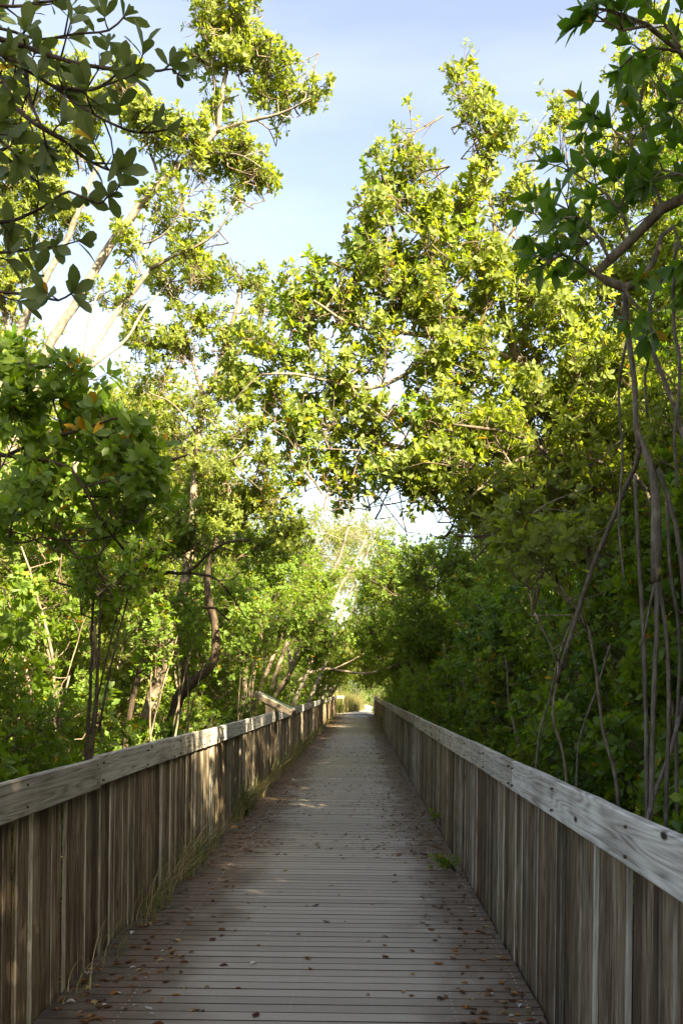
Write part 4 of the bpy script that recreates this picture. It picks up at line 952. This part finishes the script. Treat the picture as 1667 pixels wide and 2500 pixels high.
for k, (x, y, s_) in enumerate(spots):
    left = x < 1
    o = link('grass_clump', gm[k % 3], None, (x, y, ground_z(x, y))); o.scale = (s_, s_, s_); o.rotation_euler = (0, 0, rg.uniform(0, 6))
    tag(o, 'tall tan and reddish grass clump left of the bend in the sandy path' if left else 'green grass clump on the right verge of the sandy path', 'grass', 'tall grass left of the path' if left else 'grass right of the path')
mb = MB(); r = R(31)
for i in range(9000):
    y = r.uniform(69.5, 118); x = r.uniform(-9, 9)
    pxx = np.interp(y, [q[1] for q in pc], [q[0] for q in pc]); pw = np.interp(y, [q[1] for q in pc], [q[2] for q in pc])
    if abs(x-pxx) < pw*0.95: continue
    h = r.uniform(0.15, 0.5); z = ground_z(x, y); a = r.uniform(0, 6.28); dx, dy = math.cos(a)*0.02, math.sin(a)*0.02; lx, ly = r.uniform(-.15, .15), r.uniform(-.15, .15)
    mb.add([(x-dx, y-dy, z), (x+dx, y+dy, z), (x+lx, y+ly, z+h)], [(0, 1, 2)])
tag(mb.build('grass', M['grass_far'], None), 'short grass covering the ground beyond the boardwalk', 'grass', None, 'stuff')

# ------------------------------------------------------------------ grass tufts and weeds on the boardwalk edge
tg = [(5.6, 0.34, 12, .40), (6.3, .40, 12, .45), (7.3, 0.5, 26, .34), (7.8, 0.48, 60, .36), (9.0, 0.55, 130, .40), (9.6, .50, 70, .36), (10.5, 0.40, 24, .36), (12.7, 0.46, 70, .4), (13.4, 0.52, 170, .42), (14.2, 0.44, 120, .38), (15.6, 0.42, 120, .36), (17.0, 0.46, 130, .38), (18.4, 0.48, 140, .38), (19.8, 0.5, 150, .4),
      (21.4, 0.48, 150, .38), (23, 0.5, 150, .4), (24.8, .5, 150, .4), (26.6, 0.46, 150, .38), (28.6, .46, 150, .38), (31, .44, 150, .38), (34, .42, 150, .36), (38, .42, 150, .36), (43, .42, 150, .36), (49, .4, 150, .36), (55, .4, 150, .36)]
words_ = ['nearest sparse grass wisps lying at the foot of the left fence', 'thin dry wisps just beyond the nearest grass at the left fence', 'dry straw tuft at the left fence before the large green tuft', 'straw-coloured tuft touching the large green tuft at the left fence', 'large green and straw grass tuft nearest to the camera at the left fence', 'companion tuft right behind the large near grass tuft', 'small tuft between the two large grass tufts at the left fence', 'grass tuft in front of the leafy weed at the left fence', 'large bushy grass tuft around the leafy weed at the left fence', 'grass tuft just beyond the leafy weed at the left fence']
for k, (y, h, n, sp) in enumerate(tg):
    me = grass_mesh('grass_tuft', 200+k, n, 0.15, h*0.25, h*1.25, 0.75, [M['grass_dry']], 0.0034 if y < 20 else 0.006, 6, 0.75, (0.6, 1.9 if y < 14 else 2.0))
    o = link('grass_tuft', me, None, (DECK_L+0.085, y, 0.0))
    if k < len(words_): tag(o, words_[k], 'grass tuft', 'grass tufts along the left fence')
    else: tag(o, 'matted straw-green grass tuft in the strip along the far half of the left fence', 'grass tuft', 'grass tufts along the far left fence')

def weed(name, label, loc, seed, n, h, spread, lean):
    r = R(seed); t = Tree(name, label, loc, seed, 'weed', None, 'bark_dark'); base = Vector(loc)
    T, F = leaf_template('C', 0.5); mb = MB()
    for i in range(n):
        a = r.uniform(0, 6.28); e = base+Vector((math.cos(a)*spread*r.random()+lean[0], math.sin(a)*spread*r.random()+lean[1], h*r.uniform(.35, 1)))
        mid = base.lerp(e, .5)+Vector((r.uniform(-.04, .04), r.uniform(-.04, .04), .03)); path = smooth_path([base, mid, e], .05)
        t.tr.tube([q-base for q in path], [0.003-0.0018*k/len(path) for k in range(len(path))], 4, 0, False)
        for q in range(2, len(path)):
            lv = []; rosette(lv, path[q], (path[q]-path[q-1]).normalized(), r, 3 if q < len(path)-1 else 5, 0.05)
            for p, d, nn, l in lv:
                x = d.normalized(); z = nn-x*nn.dot(x); z = z.normalized() if z.length > 1e-4 else perp(x); yv = z.cross(x)
                mb.add([tuple(p-base+x*(v[0]*l)+yv*(v[1]*l)+z*(v[2]*l)) for v in T], F)
    t.tr.build('stem', M['bark_dark'], t.root, True); mb.build('foliage', M['leafC'], t.root, True); t.tr = MB(); return t.root
weed('leafy_weed', 'leafy green weed standing in the grass against the left fence', (-1.50, 13.3, 0.0), 501, 9, 0.55, 0.16, (0.03, 0))
weed('leafy_weed', 'low leafy green weed sprawling on the planks at the right fence', (0.92, 9.35, 0.0), 502, 14, 0.17, 0.20, (-0.14, 0))
weed('leafy_weed', 'small leafy sprig poking through the right fence', (0.97, 11.6, 0.12), 503, 6, 0.22, 0.08, (-0.10, 0))
weed('leafy_weed', 'small creeper leaves low on the far right fence', (0.95, 43.0, 0.25), 504, 10, 0.55, 0.12, (-0.06, 0))
weed('leafy_vine', 'dark vine hanging under the far end of the left rail', (-1.35, DECK_END-0.1, 0.0), 505, 40, 1.15, 0.40, (0, 0))

# ------------------------------------------------------------------ near branches with single leaves
LT = {}
for kd, wr, mt in (('A', 0.47, 'leafN'), ('B', 0.47, 'leafB')):
    LT[kd] = []
    for k in range(5):
        r = R(600+k); T, F = leaf_template(kd, wr*r.uniform(.9, 1.1), r.uniform(.12, .38), r.uniform(-.05, .25))
        me = bpy.data.meshes.new('leaf'); me.from_pydata([tuple(v) for v in T], [], F); me.materials.append(M[mt]); me.polygons.foreach_set('use_smooth', [True]*len(F)); me.update(); LT[kd].append((me, T, F))
class LeafTree(Tree):
    """tree whose leaves are single objects; the ones past 300 join into one part"""
    def start(s, kd): s.kd = kd; s.nl = 0; s.rest = MB(); s.owner = None; s.pend = []
    def add_leaves(s, leaves, owner):
        for p, d, nn, l in leaves: s.pend.append((p, d, nn, l, owner))
    def finish(s):
        s.r.shuffle(s.pend)
        for p, d, nn, l, owner in s.pend:
            x = d.normalized(); z = nn-x*nn.dot(x); z = z.normalized() if z.length > 1e-4 else perp(x); y = z.cross(x)
            me, T, F = s.r.choice(LT[s.kd]); m = Matrix(((x.x, y.x, z.x), (x.y, y.y, z.y), (x.z, y.z, z.z))).to_4x4()
            m = Matrix.Translation(p-s.base) @ m @ Matrix.Scale(l, 4)
            if s.nl < 300: o = link('leaf', me, owner); o.matrix_local = m; s.nl += 1
            else: s.rest.add([tuple(m @ Vector(v)) for v in T], F)
        if s.rest.v: tag(s.rest.build('foliage', LT[s.kd][0][0].materials[0], s.root, True), kind='stuff')
        s.done()
    def spray(s, path, r0, r1, n, ll, k=6, first=0.15, side=0.13):
        """a twig with leaf whorls at its tip and on short spurs along it"""
        mb = MB(); m = len(path); mb.tube([q-s.base for q in path], [r0+(r1-r0)*i/(m-1) for i in range(m)], 6)
        lv = []
        rosette(lv, path[-1], (path[-1]-path[-2]).normalized(), s.r, k+1, ll, (0.25, 1.0))
        for i in range(n):
            t_ = first+(1-first)*(i+s.r.random()*.7)/n; j = min(m-2, int(t_*(m-1))); p = path[j]; d = (path[j+1]-path[j]).normalized(); pe = perp(d); a = i*2.4+s.r.uniform(-.5, .5)
            d2 = (d*0.55+(pe*math.cos(a)+d.cross(pe)*math.sin(a))*0.8+Vector((0, 0, .35))).normalized(); e = p+d2*side*s.r.uniform(.5, 1.3)
            mid = p.lerp(e, .5)+Vector((s.r.uniform(-.01, .01), s.r.uniform(-.01, .01), s.r.uniform(-.01, .01)))
            mb.tube([p-s.base, mid-s.base, e-s.base], [r1*1.1, r1*0.9, r1*0.7], 5); rosette(lv, e, d2, s.r, s.r.choice((k-1, k, k+1)), ll, (0.25, 1.0))
        o = mb.build('branch', M[s.bark], s.root, True); s.add_leaves(lv, o)

bx = Vector((-3.4, 3.2, 0)); b0 = gbase(-3.4, 3.2)
t = LeafTree('near_left_tree', 'dark grey-green leafy branches of a near tree hanging into the top left corner', b0, 11, bark='bark_dark'); t.start('A')
t.limb([Vector(b0), Vector((-3.3, 3.3, 1.6)), Vector((-3.0, 3.4, 3.0)), Vector((-2.7, 3.5, 4.2)), Vector((-2.5, 3.6, 5.0))], 0.09, 0.03, n=9)
NB = [([(-420, 60), (-200, 70), (0, 125), (60, 160), (125, 200), (195, 250), (260, 285), (320, 305), (385, 298)], 3.6, 9, 6),
      ([(-420, 40), (-200, 40), (0, 65), (50, 80), (100, 90), (175, 78), (250, 70), (288, 36)], 3.8, 8, 6),
      ([(0, 90), (60, 108), (140, 135), (200, 150), (280, 160), (350, 163), (378, 160), (392, 146)], 3.5, 7, 5),
      ([(0, 215), (40, 250), (90, 290), (150, 325), (200, 365), (250, 390), (278, 388)], 3.6, 6, 6),
      ([(-380, 440), (-150, 480), (0, 510), (60, 495), (110, 470), (160, 440), (225, 468), (252, 446)], 3.7, 6, 6),
      ([(-380, 640), (-150, 660), (0, 670), (50, 675), (100, 682), (135, 690), (168, 672)], 3.6, 4, 6),
      ([(-300, 560), (-100, 575), (0, 580), (50, 575), (100, 570), (130, 566)], 3.7, 5, 6),
      ([(-300, -20), (-100, 0), (30, 15), (90, 5), (150, 0), (200, -20)], 3.7, 6, 6),
      ([(60, 160), (70, 230), (100, 300), (110, 350)], 3.6, 5, 6), ([(-60, 330), (0, 350), (50, 390), (90, 420)], 3.8, 5, 6),
      ([(125, 200), (170, 205), (230, 200), (290, 150)], 3.6, 5, 5), ([(-60, 300), (0, 320), (40, 360)], 3.4, 4, 6), ([(-60, 130), (-10, 160), (30, 220)], 3.5, 4, 6)]
for pts, Y, n, k in NB:
    pp = smooth_path([P(a, b, Y+0.25*math.sin(i*1.7+Y*9)*0.35) for i, (a, b) in enumerate(pts)], 0.045)
    t.spray(pp, 0.010, 0.0035, n, 0.088, k, first=0.45 if pts[0][0] < -100 else 0.12, side=0.10)
t.finish()

b0 = gbase(2.9, 5.0)
t = LeafTree('near_right_mangrove', 'dark glossy-leaved mangrove close on the right with a crooked grey limb', b0, 12, bark='bark'); t.start('B')
YM = 4.9
t.limb([Vector(b0), Vector((2.8, 5.0, 1.5)), Vector((2.55, 5.0, 3.0)), P(1900, 520, YM), P(1700, 420, YM), P(1600, 440, YM), P(1520, 480, YM), P(1450, 550, YM), P(1400, 600, YM), P(1368, 632, YM), P(1400, 648, YM), P(1432, 662, YM), P(1465, 650, YM)], 0.07, 0.020, n=9)
t.ilimb([(1432, 662), (1470, 640), (1500, 600), (1520, 540), (1545, 520)], [YM, 5.1], 0.018, 0.010)
t.ilimb([(1700, 420), (1640, 250), (1560, 120), (1480, 60), (1400, 25)], [YM, 4.4], 0.026, 0.008)
MR = [([(1368, 632), (1330, 605), (1290, 585), (1250, 578)], 4.8, 5), ([(1400, 600), (1370, 540), (1330, 500), (1280, 470), (1225, 455)], 4.8, 7), ([(1450, 550), (1420, 480), (1370, 430), (1320, 400), (1290, 370)], 4.9, 7), ([(1330, 500), (1290, 500), (1250, 520), (1215, 545)], 4.7, 5),
      ([(1520, 480), (1500, 420), (1470, 360), (1430, 320), (1400, 290)], 4.9, 7), ([(1470, 360), (1480, 300), (1470, 240), (1450, 190)], 5.0, 6), ([(1600, 440), (1580, 360), (1550, 280), (1530, 220), (1500, 160)], 4.9, 8), ([(1560, 120), (1500, 110), (1450, 130), (1420, 160)], 4.6, 4), ([(1600, 420), (1560, 400), (1520, 390), (1490, 420)], 4.7, 6), ([(1545, 520), (1560, 560), (1590, 600)], 4.9, 4),
      ([(1430, 660), (1450, 690), (1480, 720), (1500, 765)], 4.7, 5), ([(1480, 60), (1430, 70), (1390, 50), (1360, 30)], 4.4, 5), ([(1560, 110), (1530, 60), (1500, 30), (1480, 0)], 4.4, 6), ([(1400, 25), (1370, 20), (1345, 30)], 4.4, 3), ([(1640, 250), (1590, 230), (1550, 240)], 4.7, 5), ([(1420, 480), (1440, 440), (1450, 400)], 4.8, 5), ([(1290, 585), (1260, 600), (1240, 620)], 4.7, 3), ([(1370, 540), (1350, 560), (1310, 560)], 4.7, 4), ([(1400, 290), (1370, 270), (1340, 280)], 4.9, 4)]
for pts, Y, n in MR:
    pp = smooth_path([P(a, b, Y) for a, b in pts], 0.05); t.spray(pp, 0.008, 0.0035, n, 0.108, 6, first=0.2, side=0.13)
# aerial roots
def root_(pts, Y, r0, r1, prof=None):
    mb = MB(); ys_ = Y if isinstance(Y, list) else [Y, Y]; n = len(pts)
    pth = smooth_path([P(a, b, ys_[0]+(ys_[1]-ys_[0])*i/(n-1)) for i, (a, b) in enumerate(pts)], .06, .0015, t.r); m = len(pth)
    rad = [(r0+(r1-r0)*i/(m-1))*(prof(i/(m-1)) if prof else 1)*(1+0.04*math.sin(i*0.9)) for i in range(m)]
    mb.tube([q-t.base for q in pth], rad, 8, 0, True, .05, t.r); mb.build('aerial_root', M['root'], t.root, True)
root_([(1432, 662), (1440, 760), (1455, 870), (1460, 980), (1466, 1030)], 5.1, 0.015, 0.014)
root_([(1462, 990), (1490, 1060), (1504, 1130), (1506, 1230), (1504, 1335)], [5.1, 5.1], 0.014, 0.024, lambda q: 1+0.35*math.sin(math.pi*q))
root_([(1506, 1325), (1507, 1450), (1500, 1600), (1495, 1800), (1492, 1960)], 5.1, 0.0125, 0.013)
root_([(1512, 1330), (1528, 1450), (1535, 1600), (1530, 1800), (1525, 1980)], 5.15, 0.010, 0.012)
root_([(1466, 1025), (1459, 1070), (1440, 1110), (1400, 1205), (1350, 1330), (1310, 1460), (1288, 1530), (1280, 1565)], [5.1, 6.1], 0.013, 0.013)
root_([(1457, 1090), (1464, 1250), (1474, 1400), (1480, 1560), (1484, 1750), (1485, 1950)], [5.2, 5.2], 0.010, 0.013)
root_([(1490, 790), (1515, 850), (1550, 940), (1580, 1050)], 5.3, 0.012, 0.012)
root_([(1510, 1075), (1535, 1150), (1556, 1240), (1572, 1400), (1580, 1700)], 5.2, 0.012, 0.013)
root_([(1440, 770), (1420, 900), (1428, 1040), (1420, 1200), (1432, 1330)], 5.3, 0.007, 0.006)
root_([(1550, 560), (1545, 720), (1560, 860), (1548, 1000), (1555, 1120)], 5.2, 0.010, 0.008)
root_([(1530, 1130), (1538, 1300), (1560, 1480), (1552, 1700), (1556, 1950)], 5.35, 0.009, 0.011)
root_([(1505, 1330), (1485, 1420), (1470, 1500)], 5.1, 0.007, 0.004)
root_([(1520, 640), (1490, 700), (1497, 790), (1480, 860), (1486, 960)], 5.0, 0.008, 0.006)
root_([(1400, 1480), (1370, 1580), (1330, 1700), (1320, 1850)], [7, 7], 0.008, 0.008)
root_([(1570, 1600), (1540, 1720), (1500, 1830), (1470, 1940)], [5.4, 5.0], 0.012, 0.012)
t.finish()

# a few bare saplings in the hollow and behind the right fence
rs = R(66)
for k, (x, yt, yb, Y) in enumerate([(232, 1330, 1760, 7.6), (215, 1350, 1770, 7.9), (405, 1440, 1690, 11.4), (430, 1500, 1680, 12.0), (350, 1480, 1700, 10.6), (560, 1500, 1640, 17), (590, 1480, 1640, 18.5)]):
    e = P(x, yt, Y); b0 = gbase(min(P(x-12, yb, Y).x, -1.95), Y)
    t = Tree('bare_sapling', ['dark thin stem rising behind the near left fence', 'thinner dark stem beside the one behind the near left fence', 'bare pale sapling in the hollow left of the thick dark trunk', 'bare sapling in the hollow right in front of the thick dark trunk', 'bent sapling at the left side of the hollow', 'thin sapling left behind the tilted sign', 'thin sapling just behind the tilted sign'][k], b0, 640+k, 'sapling', None, 'bark_dark' if k < 2 else 'bark')
    q = Vector(b0); t.limb([q, q.lerp(e, .35)+Vector((rs.uniform(-.08, .08), 0, 0)), q.lerp(e, .7)+Vector((rs.uniform(-.08, .08), 0, 0)), e], 0.028 if k < 2 else 0.018, 0.008)
    t.limb([q.lerp(e, .6), q.lerp(e, .8)+Vector((.12, 0, .05)), e+Vector((.25, .1, .1))], .010, .005)
    t.blob(e+Vector((0.05, 0, .1)), (.3, .3, .25), 5, 'C'); t.done()

for k, (pts, Y, r0) in enumerate([([(1300, 1800), (1268, 1640), (1280, 1520), (1222, 1400), (1200, 1290), (1150, 1200)], 6.9, 0.014), ([(1230, 1760), (1262, 1600), (1290, 1480), (1345, 1340), (1340, 1220)], 7.2, 0.012),
                                  ([(1420, 1860), (1385, 1680), (1350, 1450), (1280, 1340), (1262, 1250)], 6.4, 0.017)]):
    q = P(*pts[0], Y); b0 = gbase(max(q.x, 1.30), Y)
    t = Tree('leaning_sapling', ['leftmost of', 'middle of', 'stoutest of'][k]+' the thin grey saplings leaning behind the right fence', b0, 680+k, 'sapling', 'thin stems behind the right fence', 'bark')
    t.limb([Vector(b0)]+[P(x, y, Y) for x, y in pts], r0, r0*0.45, wob=0.004)
    e = P(*pts[-1], Y)
    for s_ in range(4):
        p0 = P(*pts[2+s_ % (len(pts)-2)], Y); t.limb([p0, p0+Vector((rs.uniform(-.2, .2), -0.1, rs.uniform(.05, .2))), p0+Vector((rs.uniform(-.4, .4), -0.15, rs.uniform(.1, .4)))], r0*.4, .003, n=5)
    t.blob(e, (.25, .25, .2), 3, 'A'); t.done()

# ------------------------------------------------------------------ fallen leaves
def dead_leaf(seed, mat):
    r = R(seed); T, F = leaf_template('C', r.uniform(.42, .6), r.uniform(.3, .9), 0.0); curl = r.uniform(-0.9, 1.2)
    vs = []
    for v in T:
        a = v[0]-0.5; vs.append((a, v[1]*(1+0.15*math.sin(a*9)), v[2] + curl*a*a*0.55 + 0.015))
    zmin = min(v[2] for v in vs); vs = [(a, b, c-zmin+0.01) for a, b, c in vs]
    me = bpy.data.meshes.new('fallen_leaf'); me.from_pydata(vs, [], F); me.materials.append(mat); me.update(); return me
DL = {k: [dead_leaf(900+i*7+j*31, M[m]) for i in range(4)] for j, (k, m) in enumerate((('brown', 'dead_brown'), ('orange', 'dead_orange'), ('tan', 'dead_tan'), ('grey', 'dead_grey')))}
LBL = {'brown': 'curled brown fallen leaf lying on the boardwalk planks', 'orange': 'orange fallen leaf lying on the boardwalk planks', 'tan': 'dry tan fallen leaf lying on the boardwalk planks', 'grey': 'bleached whitish fallen leaf lying on the boardwalk planks'}
rf = R(12); spots = []
while len(spots) < 10000:
    y = 4.6+64*rf.random()**1.7; u = rf.random()
    edge = rf.random() < 0.80
    if edge:
        d_ = abs(rf.gauss(0, 0.34 if y < 14 else 0.40)); x = (DECK_L+0.04+d_) if u < 0.5 else (DECK_R-0.04-d_)
    else: x = DECK_L+0.1+u*(DECK_R-DECK_L-0.2)
    if not (DECK_L+0.03 < x < DECK_R-0.03): continue
    spots.append((y, x))
spots.sort(); mb = MB(); cnt = 0
Tq, Fq = leaf_template('C', .5, .4, 0.1)
for y, x in spots:
    if y < 10 and rf.random() < (0.9 if -1.0 < x < 0.5 else 0.78): continue
    s_ = rf.uniform(0.030, 0.070)
    if cnt < 300:
        k = rf.choices(('brown', 'orange', 'tan', 'grey'), (0.60, 0.16, 0.17, 0.07))[0]
        o = link('fallen_leaf', rf.choice(DL[k]), None, (x, y, 0.002)); o.scale = (s_, s_, s_); o.rotation_euler = (rf.uniform(-.15, .15), rf.uniform(-.15, .15), rf.uniform(0, 6.28))
        tag(o, LBL[k], 'leaf', k+' leaves fallen on the near boardwalk'); cnt += 1
    else:
        a = rf.uniform(0, 6.28); ca, sa = math.cos(a), math.sin(a); cu = rf.uniform(-.3, .9); s_ *= 1.0 if y < 25 else 1.25
        vs = []
        for v in Tq:
            px_, py_ = (v[0]-.5)*s_, v[1]*s_; vs.append((x+px_*ca-py_*sa, y+px_*sa+py_*ca, 0.004+abs(v[2])*s_*.5+abs(cu)*(v[0]-.5)**2*s_))
        mb.add(vs, Fq)
tag(mb.build('leaf_litter', M['litter'], None), 'brown leaf litter drifted along both edges of the farther boardwalk', 'litter', None, 'stuff')
for k, (x0, y0_, a, l) in enumerate([(0.62, 10.9, 0.12, 0.36), (0.70, 9.0, 0.25, 0.42)]):
    mb = MB(); pts = [Vector((x0+math.cos(a)*l*q, y0_+math.sin(a)*l*q, 0.008+0.004*math.sin(q*7))) for q in (0, .25, .5, .75, 1)]
    mb.tube([p-pts[0] for p in pts], [.006, .006, .005, .004, .003], 6)
    tag(mb.build('twig', M['bark_pale'], None, True, pts[0]), ['pale stick lying on the planks beyond the sprawling weed', 'pale stick touching the sprawling weed on the planks'][k], 'stick')

# leaf litter and seedlings on the mud outside the fences
mb = MB(); r = R(44)
for i in range(6000):
    sd = r.choice((-1, 1)); y = 4+60*r.random()**1.4; x = sd*(1.35+r.random()**1.3*4.5) + (-0.35 if sd < 0 else 0)
    z = ground_z(x, y)+0.02; a = r.uniform(0, 6.28); s_ = r.uniform(.05, .10); ca, sa = math.cos(a), math.sin(a)
    mb.add([(x+((v[0]-.5)*ca-v[1]*sa)*s_, y+((v[0]-.5)*sa+v[1]*ca)*s_, z+abs(v[2])*s_) for v in Tq], Fq)
tag(mb.build('ground_litter', M['litter'], None), 'brown fallen leaves on the mud outside the fences', 'litter', None, 'stuff')
print('TRIS', sum(sum(len(p.vertices)-2 for p in m.polygons) for m in bpy.data.meshes))
print('OBJECTS', len(bpy.data.objects), 'BOUGHS', sum(1 for o in bpy.data.objects if o.name.startswith('bough')))
